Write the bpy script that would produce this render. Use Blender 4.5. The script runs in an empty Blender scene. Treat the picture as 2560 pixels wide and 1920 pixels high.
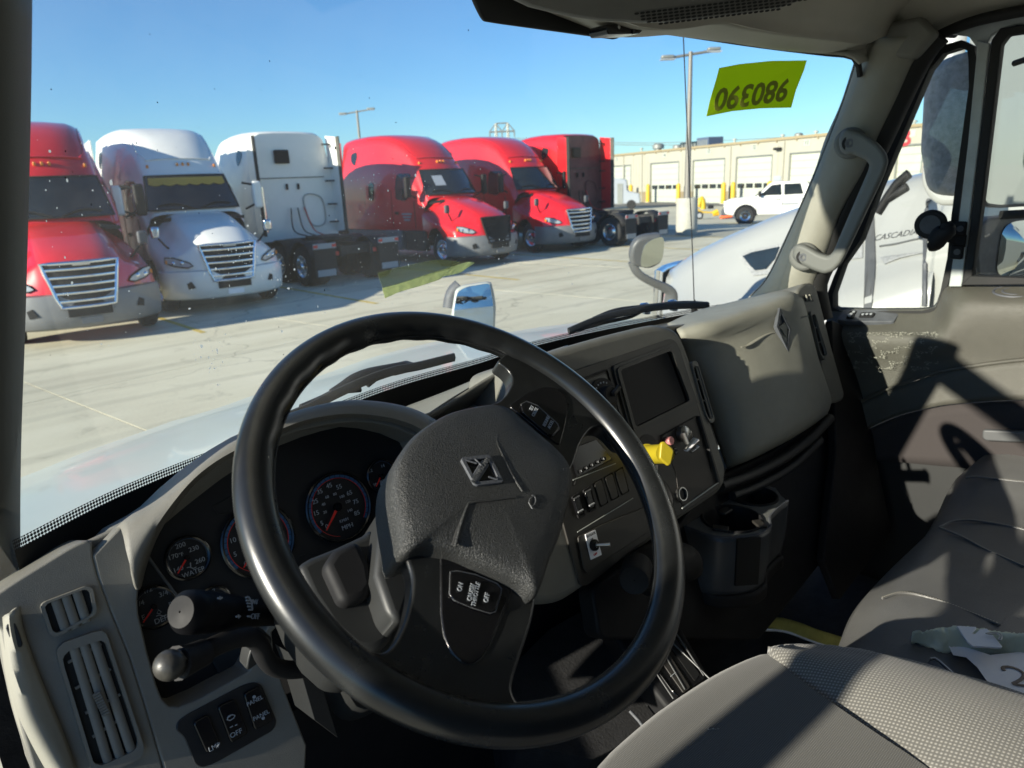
import bpy, bmesh, math, random
import numpy as np
from mathutils import Vector
random.seed(7); rng = np.random.RandomState(7)
R = math.radians
sc = bpy.context.scene
COL = sc.collection
# ------------------------------------------------------------------ camera
F = 1775.0; YAW, PITCH, ROLL = R(42), R(15.9), math.atan(.045)
CZ = 2.35
_f = np.array([math.sin(YAW)*math.cos(PITCH), math.cos(YAW)*math.cos(PITCH), -math.sin(PITCH)])
_r0 = np.array([math.cos(YAW), -math.sin(YAW), 0.]); _u0 = np.cross(_r0, _f)
_r = _r0*math.cos(ROLL) - _u0*math.sin(ROLL); _u = np.cross(_r, _f)
CAM = np.array([0., 0., CZ])
cd = bpy.data.cameras.new('camera'); cam = bpy.data.objects.new('camera', cd); COL.objects.link(cam)
cd.sensor_width = 36; cd.lens = 36*F/2560; cd.clip_start = .02; cd.clip_end = 3000
from mathutils import Matrix
cam.matrix_world = Matrix(((_r[0], _u[0], -_f[0], 0), (_r[1], _u[1], -_f[1], 0), (_r[2], _u[2], -_f[2], CZ), (0, 0, 0, 1)))
cd.dof.use_dof = True; cd.dof.focus_distance = .95; cd.dof.aperture_fstop = 9.0
sc.camera = cam
# ------------------------------------------------------------------ sky, sun, exposure
SUN_EL, SUN_A = R(18.5), R(5.5)          # height, and angle from -X towards +Y
SV = Vector((-math.cos(SUN_EL)*math.cos(SUN_A), math.cos(SUN_EL)*math.sin(SUN_A), math.sin(SUN_EL)))
w = bpy.data.worlds.new('World'); sc.world = w; w.use_nodes = True
nt = w.node_tree; bg = nt.nodes['Background']
sky = nt.nodes.new('ShaderNodeTexSky'); sky.sky_type = 'NISHITA'; sky.sun_disc = False
sky.sun_elevation = SUN_EL; sky.sun_rotation = math.atan2(SV.x, SV.y)
sky.air_density = 1.0; sky.dust_density = 0.; sky.ozone_density = 3.0; sky.altitude = 0
tn = nt.nodes.new('ShaderNodeMix'); tn.data_type = 'RGBA'; tn.blend_type = 'MULTIPLY'; tn.inputs[0].default_value = 1; tn.inputs[7].default_value = (.63, .94, 1.22, 1)
nt.links.new(sky.outputs[0], tn.inputs[6]); nt.links.new(tn.outputs[2], bg.inputs[0]); bg.inputs[1].default_value = .056
sl = bpy.data.lights.new('sun', 'SUN'); so = bpy.data.objects.new('sun', sl); COL.objects.link(so)
sl.energy = 3.7; sl.angle = R(.55); sl.color = (1, .94, .80)
so.rotation_euler = SV.to_track_quat('Z', 'Y').to_euler()
so.location = (-8, 4, 9)
sc.view_settings.view_transform = 'Standard'; sc.view_settings.look = 'None'
sc.view_settings.exposure = 1.38; sc.view_settings.gamma = 1
sc.render.film_transparent = False
cy = sc.cycles if hasattr(sc, 'cycles') else None
if cy:
    cy.use_denoising = True; cy.max_bounces = 10; cy.transparent_max_bounces = 16; cy.sample_clamp_indirect = 6
    cy.diffuse_bounces = 5; cy.glossy_bounces = 5
# ------------------------------------------------------------------ picture geometry -> world
def ray(p):
    d = _f + _r*((p[0]-1280)/F) - _u*((p[1]-960)/F); return d/np.linalg.norm(d)
class PL:
    """a plane in the place; at() meets the view ray of a point of the photograph with it"""
    def __init__(s, p0, n): s.p0 = np.array(p0, float); s.n = np.array(n, float)/np.linalg.norm(n)
    def at(s, p):
        d = ray(p); return CAM + d*(np.dot(s.p0-CAM, s.n)/np.dot(d, s.n))
    def off(s, o): return PL(s.p0+s.n*o, s.n)
T20 = R(20)
DN = (0, -math.cos(T20), math.sin(T20))
def D(o=0.): return PL((0, .78, 2.), DN).off(o)
DX, DY = np.array([1., 0, 0]), np.array([0, math.sin(T20), math.cos(T20)])
def XP(v): return PL((v, 0, 0), (-1, 0, 0))
def YP(v): return PL((0, v, 0), (0, -1, 0))
def ZP(v): return PL((0, 0, v), (0, 0, 1))
def Q(x0, y0, wd, rw=2212):
    k = wd/rw
    return lambda s: [(x0+float(a.split(',')[0])*k, y0+float(a.split(',')[1])*k) for a in s.split()]
P0 = Q(0, 0, 2560, 2560); DS = Q(0, 0, 2560); Z1 = Q(0, 250, 800); Z2 = Q(700, 250, 800); Z3 = Q(1100, 0, 800); Z4 = Q(1760, 0, 800)
Z5 = Q(1400, 250, 800); Z6 = Q(1760, 500, 800); Z7 = Q(0, 800, 800); Z8 = Q(0, 1320, 800)
A1 = Q(600, 750, 800); A2 = Q(1300, 750, 800); A3 = Q(700, 1320, 800); A4 = Q(1300, 1320, 800); A6 = Q(1960, 1450, 600)
A7 = Q(1400, 1050, 400); A8 = Q(350, 1000, 700); B1 = Q(2200, 100, 360); B2 = Q(2200, 420, 360, 1757); B3 = Q(2000, 700, 560)
B4 = Q(1700, 1180, 400); B5 = Q(1380, 900, 320); B6 = Q(1480, 340, 400); EQ = Q(540, 760, 1200, 1778)
def on(pl, pts): return [pl.at(p) for p in pts]
# ------------------------------------------------------------------ materials
MT = {}
def M(name, col, rough=.5, metal=0., spec=.5, bump=None, var=0., vscale=6., coat=0., alpha=None, sheen=0.):
    """bump: (kind, scale, strength[, distance])"""
    m = bpy.data.materials.new(name); m.use_nodes = True; MT[name] = m
    t = m.node_tree; b = t.nodes['Principled BSDF']
    b.inputs['Base Color'].default_value = (*col, 1); b.inputs['Roughness'].default_value = rough
    b.inputs['Metallic'].default_value = metal; b.inputs['Specular IOR Level'].default_value = spec
    if coat: b.inputs['Coat Weight'].default_value = coat; b.inputs['Coat Roughness'].default_value = .04
    if sheen: b.inputs['Sheen Weight'].default_value = sheen
    tc = t.nodes.new('ShaderNodeTexCoord'); co = tc.outputs['Object']
    if var:
        n = t.nodes.new('ShaderNodeTexNoise'); n.inputs['Scale'].default_value = vscale; n.inputs['Detail'].default_value = 8; n.inputs['Roughness'].default_value = .65
        t.links.new(co, n.inputs['Vector'])
        r = t.nodes.new('ShaderNodeMapRange'); r.inputs[1].default_value = .3; r.inputs[2].default_value = .7
        r.inputs[3].default_value = 1-var; r.inputs[4].default_value = 1+var; t.links.new(n.outputs[0], r.inputs[0])
        x = t.nodes.new('ShaderNodeMix'); x.data_type = 'RGBA'; x.blend_type = 'MULTIPLY'; x.inputs[0].default_value = 1
        x.inputs[6].default_value = (*col, 1); t.links.new(r.outputs[0], x.inputs[7]); t.links.new(x.outputs[2], b.inputs['Base Color'])
        r2 = t.nodes.new('ShaderNodeMapRange'); r2.inputs[3].default_value = min(1, rough*(1+var)); r2.inputs[4].default_value = rough*(1-var*.6)
        t.links.new(n.outputs[0], r2.inputs[0]); t.links.new(r2.outputs[0], b.inputs['Roughness'])
    if bump:
        kind, s, st = bump[:3]
        if kind == 'leather':
            v = t.nodes.new('ShaderNodeTexVoronoi'); v.feature = 'DISTANCE_TO_EDGE'; v.inputs['Scale'].default_value = s
            n = t.nodes.new('ShaderNodeTexNoise'); n.inputs['Scale'].default_value = s*.7; n.inputs['Detail'].default_value = 3
            mx = t.nodes.new('ShaderNodeVectorMath'); mx.operation = 'MULTIPLY_ADD'; mx.inputs[1].default_value = (2.2/s,)*3
            t.links.new(co, n.inputs['Vector']); t.links.new(n.outputs[1], mx.inputs[0]); t.links.new(co, mx.inputs[2])
            t.links.new(mx.outputs[0], v.inputs['Vector'])
            mr = t.nodes.new('ShaderNodeMapRange'); mr.inputs[2].default_value = .25; t.links.new(v.outputs[0], mr.inputs[0]); h = mr.outputs[0]
        elif kind == 'weave':
            a = t.nodes.new('ShaderNodeTexWave'); a.bands_direction = 'X'; a.inputs['Scale'].default_value = s
            c = t.nodes.new('ShaderNodeTexWave'); c.bands_direction = 'Y'; c.inputs['Scale'].default_value = s
            for q in (a, c): t.links.new(co, q.inputs['Vector']); q.inputs['Distortion'].default_value = .3
            mm = t.nodes.new('ShaderNodeMath'); mm.operation = 'MULTIPLY'; t.links.new(a.outputs[1], mm.inputs[0]); t.links.new(c.outputs[1], mm.inputs[1]); h = mm.outputs[0]
            mr = t.nodes.new('ShaderNodeMapRange'); mr.inputs[3].default_value = .42; mr.inputs[4].default_value = 1.25; t.links.new(h, mr.inputs[0])
            x = t.nodes.new('ShaderNodeMix'); x.data_type = 'RGBA'; x.blend_type = 'MULTIPLY'; x.inputs[0].default_value = 1; x.inputs[6].default_value = (*col, 1)
            t.links.new(mr.outputs[0], x.inputs[7]); t.links.new(x.outputs[2], b.inputs['Base Color'])
        else:
            n = t.nodes.new('ShaderNodeTexNoise'); n.inputs['Scale'].default_value = s; n.inputs['Detail'].default_value = 4
            t.links.new(co, n.inputs['Vector']); h = n.outputs[0]
        bp = t.nodes.new('ShaderNodeBump'); bp.inputs['Strength'].default_value = st; bp.inputs['Distance'].default_value = bump[3] if len(bump) > 3 else .001
        t.links.new(h, bp.inputs['Height']); t.links.new(bp.outputs[0], b.inputs['Normal'])
    return m
def glassmat(name, tint=(1, 1, 1), refl=1.0, dirt=0.):
    m = bpy.data.materials.new(name); m.use_nodes = True; MT[name] = m; t = m.node_tree
    t.nodes.remove(t.nodes['Principled BSDF']); out = t.nodes['Material Output']
    tr = t.nodes.new('ShaderNodeBsdfTransparent'); tr.inputs[0].default_value = (*tint, 1)
    gl = t.nodes.new('ShaderNodeBsdfGlossy'); gl.inputs['Roughness'].default_value = .01
    fr = t.nodes.new('ShaderNodeFresnel'); fr.inputs[0].default_value = 1.45
    mu = t.nodes.new('ShaderNodeMath'); mu.operation = 'MULTIPLY'; mu.inputs[1].default_value = refl
    mi = t.nodes.new('ShaderNodeMixShader'); t.links.new(fr.outputs[0], mu.inputs[0]); t.links.new(mu.outputs[0], mi.inputs[0])
    t.links.new(tr.outputs[0], mi.inputs[1]); t.links.new(gl.outputs[0], mi.inputs[2]); last = mi.outputs[0]
    if dirt:
        tc = t.nodes.new('ShaderNodeTexCoord')
        n = t.nodes.new('ShaderNodeTexNoise'); n.inputs['Scale'].default_value = 3; n.inputs['Detail'].default_value = 9; n.inputs['Roughness'].default_value = .7
        t.links.new(tc.outputs['Object'], n.inputs['Vector'])
        r = t.nodes.new('ShaderNodeMapRange'); r.inputs[1].default_value = .35; r.inputs[2].default_value = .8; r.inputs[3].default_value = dirt*.3; r.inputs[4].default_value = dirt
        t.links.new(n.outputs[0], r.inputs[0])
        df = t.nodes.new('ShaderNodeBsdfTranslucent'); df.inputs[0].default_value = (.85, .85, .8, 1)
        m2 = t.nodes.new('ShaderNodeMixShader'); t.links.new(r.outputs[0], m2.inputs[0]); t.links.new(last, m2.inputs[1]); t.links.new(df.outputs[0], m2.inputs[2]); last = m2.outputs[0]
    t.links.new(last, out.inputs[0]); return m
M('trim', (.148, .144, .126), .55, bump=('leather', 650, .25, .0005), var=.10, vscale=18)
M('trim_light', (.245, .238, .198), .6, bump=('leather', 700, .22, .0005), var=.08, vscale=14)
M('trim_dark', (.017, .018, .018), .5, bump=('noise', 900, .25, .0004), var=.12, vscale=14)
M('stack_dark', (.024, .022, .019), .5, bump=('noise', 1200, .3, .0003), var=.1, vscale=12)
M('piano', (.006, .006, .007), .18, var=.2, vscale=30)
M('dial', (.008, .009, .011), .45)
M('lens', (.003, .003, .004), .1, spec=.06)
M('rim_leather', (.012, .013, .014), .40, spec=.6, bump=('leather', 420, .35, .0005), var=.3, vscale=16)
M('rim_worn', (.011, .012, .0125), .27, spec=.6, bump=('noise', 700, .10, .0003), var=.45, vscale=20)
M('hub_leather', (.026, .027, .0265), .44, bump=('leather', 480, .6, .0006), var=.18, vscale=20)
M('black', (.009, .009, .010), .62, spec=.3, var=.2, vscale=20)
M('blackrub', (.012, .012, .012), .75, bump=('noise', 300, .3, .0006))
M('floor', (.012, .012, .013), .9, bump=('noise', 200, .6, .002), var=.3, vscale=30)
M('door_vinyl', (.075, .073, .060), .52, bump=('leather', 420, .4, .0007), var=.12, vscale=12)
M('door_fabric', (.085, .072, .070), .9, bump=('weave', 120, .3, .0005))
M('scratch', (.30, .30, .25), .6)
M('header', (.40, .385, .33), .8, bump=('noise', 900, .3, .0005), var=.08, vscale=5)
M('fabric', (.235, .225, .20), .95, bump=('weave', 82, .5, .0012), sheen=.2)
M('fabric_smooth', (.125, .121, .108), .95, bump=('weave', 150, .35, .0007), sheen=.2)
M('vinyl', (.11, .11, .107), .38, bump=('leather', 300, .3, .0006), var=.12, vscale=10)
M('stitch', (.55, .52, .42), .8)
M('seam', (.02, .02, .02), .9)
M('white_print', (.30, .32, .34), .6)
M('grey_print', (.3, .31, .32), .6)
M('blue_arc', (.02, .085, .19), .5)
M('needle', (.75, .03, .02), .4)
M('yellow_knob', (.34, .27, .015), .4, var=.06, vscale=40)
M('chrome', (.75, .76, .78), .12, 1.)
M('steel', (.45, .45, .44), .35, 1., var=.15, vscale=40)
M('paper', (.88, .88, .90), .7, var=.03, vscale=20)
M('plastic_bag', (.55, .62, .50), .35, var=.08, vscale=30)
M('tag_white', (.72, .76, .82), .35)
M('marker_brown', (.19, .15, .12), .7)
M('strap_yellow', (.42, .38, .10), .8, var=.2, vscale=40)
M('pink', (.6, .25, .25), .3)
M('mirror', (.52, .56, .55), .015, 1.)
M('mirror_shell', (.07, .075, .085), .55, bump=('noise', 500, .6, .001), var=.25, vscale=30)
M('mirror_grey', (.08, .083, .085), .45, var=.1, vscale=10)
M('grey_paint', (.33, .35, .33), .35, var=.08, vscale=12)
M('white_paint', (.33, .335, .32), .28, coat=.8, var=.04, vscale=2.5)
M('hood_paint', (.52, .56, .50), .38, coat=.25, var=.05, vscale=5)
M('red_paint', (.62, .012, .018), .3, coat=.9, var=.06, vscale=2)
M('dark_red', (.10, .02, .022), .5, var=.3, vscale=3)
M('bumper_grey', (.17, .175, .18), .5, var=.1, vscale=5)
M('tyre', (.018, .018, .018), .85, bump=('noise', 60, .5, .005), var=.3, vscale=12)
M('chassis', (.022, .021, .02), .7, bump=('noise', 20, .5, .01), var=.4, vscale=8)
M('dusty', (.09, .085, .07), .8, bump=('noise', 20, .4, .008), var=.4, vscale=6)
M('carglass', (.012, .018, .022), .06, spec=.8, var=.3, vscale=2)
M('pale_glass', (.05, .15, .20), .1, spec=.8)
M('amber', (.7, .22, .02), .3)
M('redlens', (.6, .03, .03), .3)
M('lamp_glass', (.35, .38, .42), .12, spec=.9)
M('yellow_paint', (.62, .40, .015), .45, var=.08, vscale=5)
M('orange_paint', (.75, .13, .03), .5)
M('wall_cream', (.37, .355, .29), .8, var=.05, vscale=.6)
M('wall_base', (.24, .19, .115), .85, var=.06, vscale=.8)
M('door_white', (.42, .44, .38), .5, var=.04, vscale=1)
M('gutter', (.30, .24, .14), .7)
M('metal_grey', (.26, .27, .25), .5, .4, var=.15, vscale=4)
M('pole_metal', (.20, .19, .17), .5, .3)
M('pole_concrete', (.42, .41, .35), .9, bump=('noise', 9, .4, .01), var=.12, vscale=4)
M('unit_blue', (.07, .10, .16), .6)
M('letter_red', (.45, .04, .05), .6)
M('white_coat', (.80, .79, .74), .35, coat=.4, var=.04, vscale=2.5)
M('stalk_black', (.006, .006, .007), .5, spec=.12, var=.2, vscale=40)
M('bug_white', (.75, .76, .70), .7)
M('mirror_housing', (.27, .275, .275), .6, bump=('noise', 260, .9, .0015), var=.3, vscale=60)
M('tape', (.50, .56, .30), .6, var=.08, vscale=60)
M('asphalt', (.16, .155, .135), .9, bump=('noise', 40, .3, .006), var=.12, vscale=1.2)
M('joint', (.36, .34, .26), .9)
M('visor_cloth', (.45, .28, .05), .9)
glassmat('glass', (.96, .985, .965), .8, dirt=.05)
glassmat('side_glass', (.95, .965, .955), .8, dirt=.02)
def translucent(name, col, f=.6):
    t = MT[name].node_tree; p = t.nodes['Principled BSDF']; a = t.nodes.new('ShaderNodeBsdfTranslucent'); a.inputs[0].default_value = (*col, 1); x = t.nodes.new('ShaderNodeMixShader'); x.inputs[0].default_value = f
    t.links.new(p.outputs[0], x.inputs[1]); t.links.new(a.outputs[0], x.inputs[2]); t.links.new(x.outputs[0], t.nodes['Material Output'].inputs[0])
translucent('tape', (.80, .84, .55)); translucent('bug_white', (.9, .9, .85), .7)
# concrete yard
def concrete():
    m = M('concrete', (.42, .40, .31), .88); t = m.node_tree; b = t.nodes['Principled BSDF']
    g = t.nodes.new('ShaderNodeNewGeometry')
    mp = t.nodes.new('ShaderNodeMapping'); mp.inputs['Rotation'].default_value = (0, 0, R(12)); mp.inputs['Scale'].default_value = (.25, 1.2, 1)
    t.links.new(g.outputs['Position'], mp.inputs[0])
    n = t.nodes.new('ShaderNodeTexNoise'); n.inputs['Scale'].default_value = 1.1; n.inputs['Detail'].default_value = 9; n.inputs['Roughness'].default_value = .62
    t.links.new(mp.outputs[0], n.inputs['Vector'])
    n2 = t.nodes.new('ShaderNodeTexNoise'); n2.inputs['Scale'].default_value = .35; n2.inputs['Detail'].default_value = 5; t.links.new(g.outputs['Position'], n2.inputs['Vector'])
    n3 = t.nodes.new('ShaderNodeTexNoise'); n3.inputs['Scale'].default_value = 28; n3.inputs['Detail'].default_value = 5; t.links.new(g.outputs['Position'], n3.inputs['Vector'])
    a = t.nodes.new('ShaderNodeMath'); a.operation = 'ADD'; t.links.new(n.outputs[0], a.inputs[0]); t.links.new(n2.outputs[0], a.inputs[1])
    a2 = t.nodes.new('ShaderNodeMath'); a2.operation = 'MULTIPLY_ADD'; a2.inputs[1].default_value = .35; t.links.new(n3.outputs[0], a2.inputs[0]); t.links.new(a.outputs[0], a2.inputs[2])
    c = t.nodes.new('ShaderNodeValToRGB'); e = c.color_ramp.elements; e[0].position = .85; e[0].color = (.50, .46, .335, 1); e[1].position = 1.5; e[1].color = (.66, .62, .47, 1)
    e3 = c.color_ramp.elements.new(.97); e3.color = (.60, .56, .41, 1)
    mr = t.nodes.new('ShaderNodeMapRange'); mr.inputs[1].default_value = .75; mr.inputs[2].default_value = 1.6; t.links.new(a2.outputs[0], mr.inputs[0])
    e[0].position = .2; e3.position = .5
    for q in c.color_ramp.elements:
        pass
    c.color_ramp.elements[-1].position = .85
    t.links.new(mr.outputs[0], c.inputs[0])
    n4 = t.nodes.new('ShaderNodeTexNoise'); n4.inputs['Scale'].default_value = 1.7; n4.inputs['Detail'].default_value = 12; n4.inputs['Roughness'].default_value = .75; n4.inputs['Distortion'].default_value = .6; t.links.new(g.outputs['Position'], n4.inputs['Vector'])
    m4 = t.nodes.new('ShaderNodeMapRange'); m4.inputs[1].default_value = .56; m4.inputs[2].default_value = .68; m4.inputs[3].default_value = 1.; m4.inputs[4].default_value = .74; t.links.new(n4.outputs[0], m4.inputs[0])
    w4 = t.nodes.new('ShaderNodeTexWave'); w4.inputs['Scale'].default_value = .22; w4.inputs['Distortion'].default_value = 2.2; w4.inputs['Detail'].default_value = 2; w4.bands_direction = 'Y'; t.links.new(g.outputs['Position'], w4.inputs['Vector'])
    m5 = t.nodes.new('ShaderNodeMapRange'); m5.inputs[1].default_value = .90; m5.inputs[2].default_value = .99; m5.inputs[3].default_value = 1.; m5.inputs[4].default_value = .87; t.links.new(w4.outputs[1], m5.inputs[0])
    vk = t.nodes.new('ShaderNodeTexVoronoi'); vk.feature = 'DISTANCE_TO_EDGE'; vk.inputs['Scale'].default_value = .16
    nk = t.nodes.new('ShaderNodeTexNoise'); nk.inputs['Scale'].default_value = 1.2; nk.inputs['Detail'].default_value = 6; t.links.new(g.outputs['Position'], nk.inputs['Vector'])
    vm = t.nodes.new('ShaderNodeVectorMath'); vm.operation = 'MULTIPLY_ADD'; vm.inputs[1].default_value = (1.6, 1.6, 0); t.links.new(nk.outputs[1], vm.inputs[0]); t.links.new(g.outputs['Position'], vm.inputs[2]); t.links.new(vm.outputs[0], vk.inputs['Vector'])
    m6 = t.nodes.new('ShaderNodeMapRange'); m6.inputs[1].default_value = .0; m6.inputs[2].default_value = .004; m6.inputs[3].default_value = .6; m6.inputs[4].default_value = 1.; t.links.new(vk.outputs['Distance'], m6.inputs[0])
    m0 = t.nodes.new('ShaderNodeMath'); m0.operation = 'MULTIPLY'; t.links.new(m4.outputs[0], m0.inputs[0]); t.links.new(m6.outputs[0], m0.inputs[1])
    mm = t.nodes.new('ShaderNodeMath'); mm.operation = 'MULTIPLY'; t.links.new(m0.outputs[0], mm.inputs[0]); t.links.new(m5.outputs[0], mm.inputs[1])
    x4 = t.nodes.new('ShaderNodeMix'); x4.data_type = 'RGBA'; x4.blend_type = 'MULTIPLY'; x4.inputs[0].default_value = 1; t.links.new(c.outputs[0], x4.inputs[6]); t.links.new(mm.outputs[0], x4.inputs[7]); t.links.new(x4.outputs[2], b.inputs['Base Color'])
    bp = t.nodes.new('ShaderNodeBump'); bp.inputs['Strength'].default_value = .25; bp.inputs['Distance'].default_value = .004; t.links.new(n3.outputs[0], bp.inputs['Height']); t.links.new(bp.outputs[0], b.inputs['Normal'])
concrete()
def wall_metal():
    m = MT['wall_cream']; t = m.node_tree; b = t.nodes['Principled BSDF']
    return m
# ------------------------------------------------------------------ object helpers
ORG = {}
def thing(name, label, cat, loc=(0, 0, 0), group=None):
    o = bpy.data.objects.new(name, None); COL.objects.link(o); o.location = loc; o.empty_display_size = .1
    o['label'] = label; o['category'] = cat
    if group: o['group'] = group
    ORG[o] = np.array(loc, float); return o
def tag(o, label, cat, group=None):
    o['label'] = label; o['category'] = cat
    if group: o['group'] = group
    return o
def rootof(p):
    while p is not None and p.parent: p = p.parent
    return p
def mk(name, V, Fs, mat, parent=None, smooth=35, bevel=0, seg=3, subs=0, thick=0, kind=None, mirror=False):
    V = np.array(V, float).reshape(-1, 3)
    o0 = ORG.get(rootof(parent), np.zeros(3)) if parent is not None else np.zeros(3)
    me = bpy.data.meshes.new(name); me.from_pydata([tuple(v) for v in V-o0], [], [tuple(int(i) for i in f) for f in Fs])
    me.materials.append(MT[mat] if isinstance(mat, str) else mat); me.validate(); me.update()
    if smooth:
        me.polygons.foreach_set('use_smooth', [True]*len(me.polygons))
        me.set_sharp_from_angle(angle=R(smooth))
    o = bpy.data.objects.new(name, me); COL.objects.link(o)
    if parent is not None: o.parent = parent
    if kind: o['kind'] = kind
    if thick:
        s = o.modifiers.new('s', 'SOLIDIFY'); s.thickness = thick; s.offset = 0
    if bevel:
        b = o.modifiers.new('b', 'BEVEL'); b.width = bevel; b.segments = seg; b.limit_method = 'ANGLE'; b.angle_limit = R(32)
        for p in me.polygons: p.use_smooth = True
        me.set_sharp_from_angle(angle=R(60))
    if subs:
        s = o.modifiers.new('u', 'SUBSURF'); s.levels = s.render_levels = subs
    return o
def inner(a, b, c): return np.array(a)*1., np.array(b)*1.
def area_n(P):
    n = np.zeros(3)
    for i in range(len(P)): n += np.cross(P[i]-P[0], P[(i+1) % len(P)]-P[0])
    return n
def prism(P, n, depth, name, mat, parent=None, bevel=0, seg=3, smooth=35):
    """polygon P (world) facing n, with thickness depth behind it"""
    P = [np.array(p, float) for p in P]; n = np.array(n, float)/np.linalg.norm(n)
    if np.dot(area_n(P), n) < 0: P = P[::-1]
    k = len(P); V = P + [p-n*depth for p in P]
    Fs = [tuple(range(k)), tuple(range(2*k-1, k-1, -1))] + [(i, i+k, (i+1) % k+k, (i+1) % k) for i in range(k)]
    return mk(name, V, Fs, mat, parent, smooth, bevel, seg)
def rnd(P, r, n=4):
    """round the corners of a closed polygon"""
    P = [np.array(p, float) for p in P]; out = []; k = len(P)
    for i in range(k):
        a, b, c = P[i-1], P[i], P[(i+1) % k]; da, dc = a-b, c-b; la, lc = np.linalg.norm(da), np.linalg.norm(dc)
        q = min(r, la*.45, lc*.45); s, e = b+da/la*q, b+dc/lc*q
        for j in range(n+1):
            t = j/n; out.append((1-t)**2*s+2*t*(1-t)*b+t*t*e)
    return out
def crv(P, n=40, closed=False):
    """Catmull-Rom resample"""
    P = [np.array(p, float) for p in P]; k = len(P); out = []
    if closed: idx = [(P[(i-1) % k], P[i], P[(i+1) % k], P[(i+2) % k]) for i in range(k)]
    else: idx = [(P[max(i-1, 0)], P[i], P[i+1], P[min(i+2, k-1)]) for i in range(k-1)]
    for a, b, c, d in idx:
        for j in range(12):
            t = j/12; out.append(.5*(2*b+(c-a)*t+(2*a-5*b+4*c-d)*t*t+(3*b-a-3*c+d)*t**3))
    if not closed: out.append(P[-1])
    else: out.append(out[0])
    out = np.array(out); s = np.r_[0, np.cumsum(np.linalg.norm(np.diff(out, axis=0), axis=1))]
    m = n+1 if closed else n
    q = np.linspace(0, s[-1], m); r = np.array([[np.interp(x, s, out[:, i]) for i in range(out.shape[1])] for x in q])
    return r[:-1] if closed else r
def grid(rows, name, mat, parent=None, closed=False, thick=0, subs=0, flip=False, smooth=50, bevel=0, capends=False):
    rows = [np.array(r) for r in rows]; m, n = len(rows), len(rows[0]); V = np.concatenate(rows); Fs = []
    for i in range(m-1):
        for j in range(n if closed else n-1):
            a, b = i*n+j, i*n+(j+1) % n; f = (a, b, b+n, a+n); Fs.append(f[::-1] if flip else f)
    if capends: Fs += [tuple(range(n))[::-1], tuple(range((m-1)*n, m*n))]
    return mk(name, V, Fs, mat, parent, smooth, bevel=bevel, thick=thick, subs=subs)
def loft(curves, name, mat, parent=None, n=40, steps=6, thick=.006, closed=False, smooth=60):
    C = [crv(c, n, closed) for c in curves]
    A = np.array(C); rows = [crv(A[:, j], (len(C)-1)*steps+1) if len(C) > 2 else np.array([A[0, j]+(A[1, j]-A[0, j])*t for t in np.linspace(0, 1, steps+1)]) for j in range(A.shape[1])]
    rows = np.array(rows).transpose(1, 0, 2)
    return grid(rows, name, mat, parent, closed=closed, thick=thick, smooth=smooth)
def tube(P, r, name, mat, parent=None, closed=False, n=None, sides=12, flat=(1, 1), up=None, smooth=50, cap=True):
    if n: P = crv(P, n, closed)
    P = np.array(P, float); m = len(P); rr = np.broadcast_to(np.array(r, float), (m,)) if np.ndim(r) == 0 else np.interp(np.linspace(0, 1, m), np.linspace(0, 1, len(r)), r)
    T = np.roll(P, -1, 0)-np.roll(P, 1, 0) if closed else np.gradient(P, axis=0)
    T /= np.linalg.norm(T, axis=1)[:, None]+1e-12
    u0 = np.array(up, float) if up is not None else (np.array([0, 0, 1.]) if abs(T[0][2]) < .9 else np.array([1., 0, 0])); rows = []
    for i in range(m):
        if up is not None: u = np.array(up, float)
        else: u = u0
        s = np.cross(T[i], u); s /= np.linalg.norm(s)+1e-12; u = np.cross(s, T[i])
        if up is None: u0 = u
        rows.append([P[i]+rr[i]*(s*math.cos(a)*flat[0]+u*math.sin(a)*flat[1]) for a in np.linspace(0, 2*math.pi, sides, endpoint=False)])
    if closed: rows.append(rows[0])
    return grid(rows, name, mat, parent, closed=True, smooth=smooth, capends=cap and not closed, flip=False)
def box(c, s, name, mat, parent=None, bevel=0, rz=0, ax=None, seg=2):
    c = np.array(c, float); s = np.array(s, float)/2
    if ax is None: ax = (np.array([math.cos(rz), math.sin(rz), 0]), np.array([-math.sin(rz), math.cos(rz), 0]), np.array([0, 0, 1.]))
    V = [c+ax[0]*s[0]*i+ax[1]*s[1]*j+ax[2]*s[2]*k for i in (-1, 1) for j in (-1, 1) for k in (-1, 1)]
    return mk(name, V, [(0, 1, 3, 2), (4, 6, 7, 5), (0, 4, 5, 1), (2, 3, 7, 6), (0, 2, 6, 4), (1, 5, 7, 3)], mat, parent, 30, bevel, seg)
def disc(c, n, r, depth, name, mat, parent=None, seg=28, bevel=0, r2=None):
    n = np.array(n, float)/np.linalg.norm(n); a = np.cross(n, [0, 0, 1.]) if abs(n[2]) < .95 else np.array([1., 0, 0]); a = a/np.linalg.norm(a); b = np.cross(n, a)
    A = np.linspace(0, 2*math.pi, seg, endpoint=False); c = np.array(c, float); r2 = r if r2 is None else r2
    V = [c+r*(a*math.cos(t)+b*math.sin(t)) for t in A]+[c-n*depth+r2*(a*math.cos(t)+b*math.sin(t)) for t in A]
    return mk(name, V, [tuple(range(seg)), tuple(range(2*seg-1, seg-1, -1))]+[(i, i+seg, (i+1) % seg+seg, (i+1) % seg) for i in range(seg)], mat, parent, 40, bevel)
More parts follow.
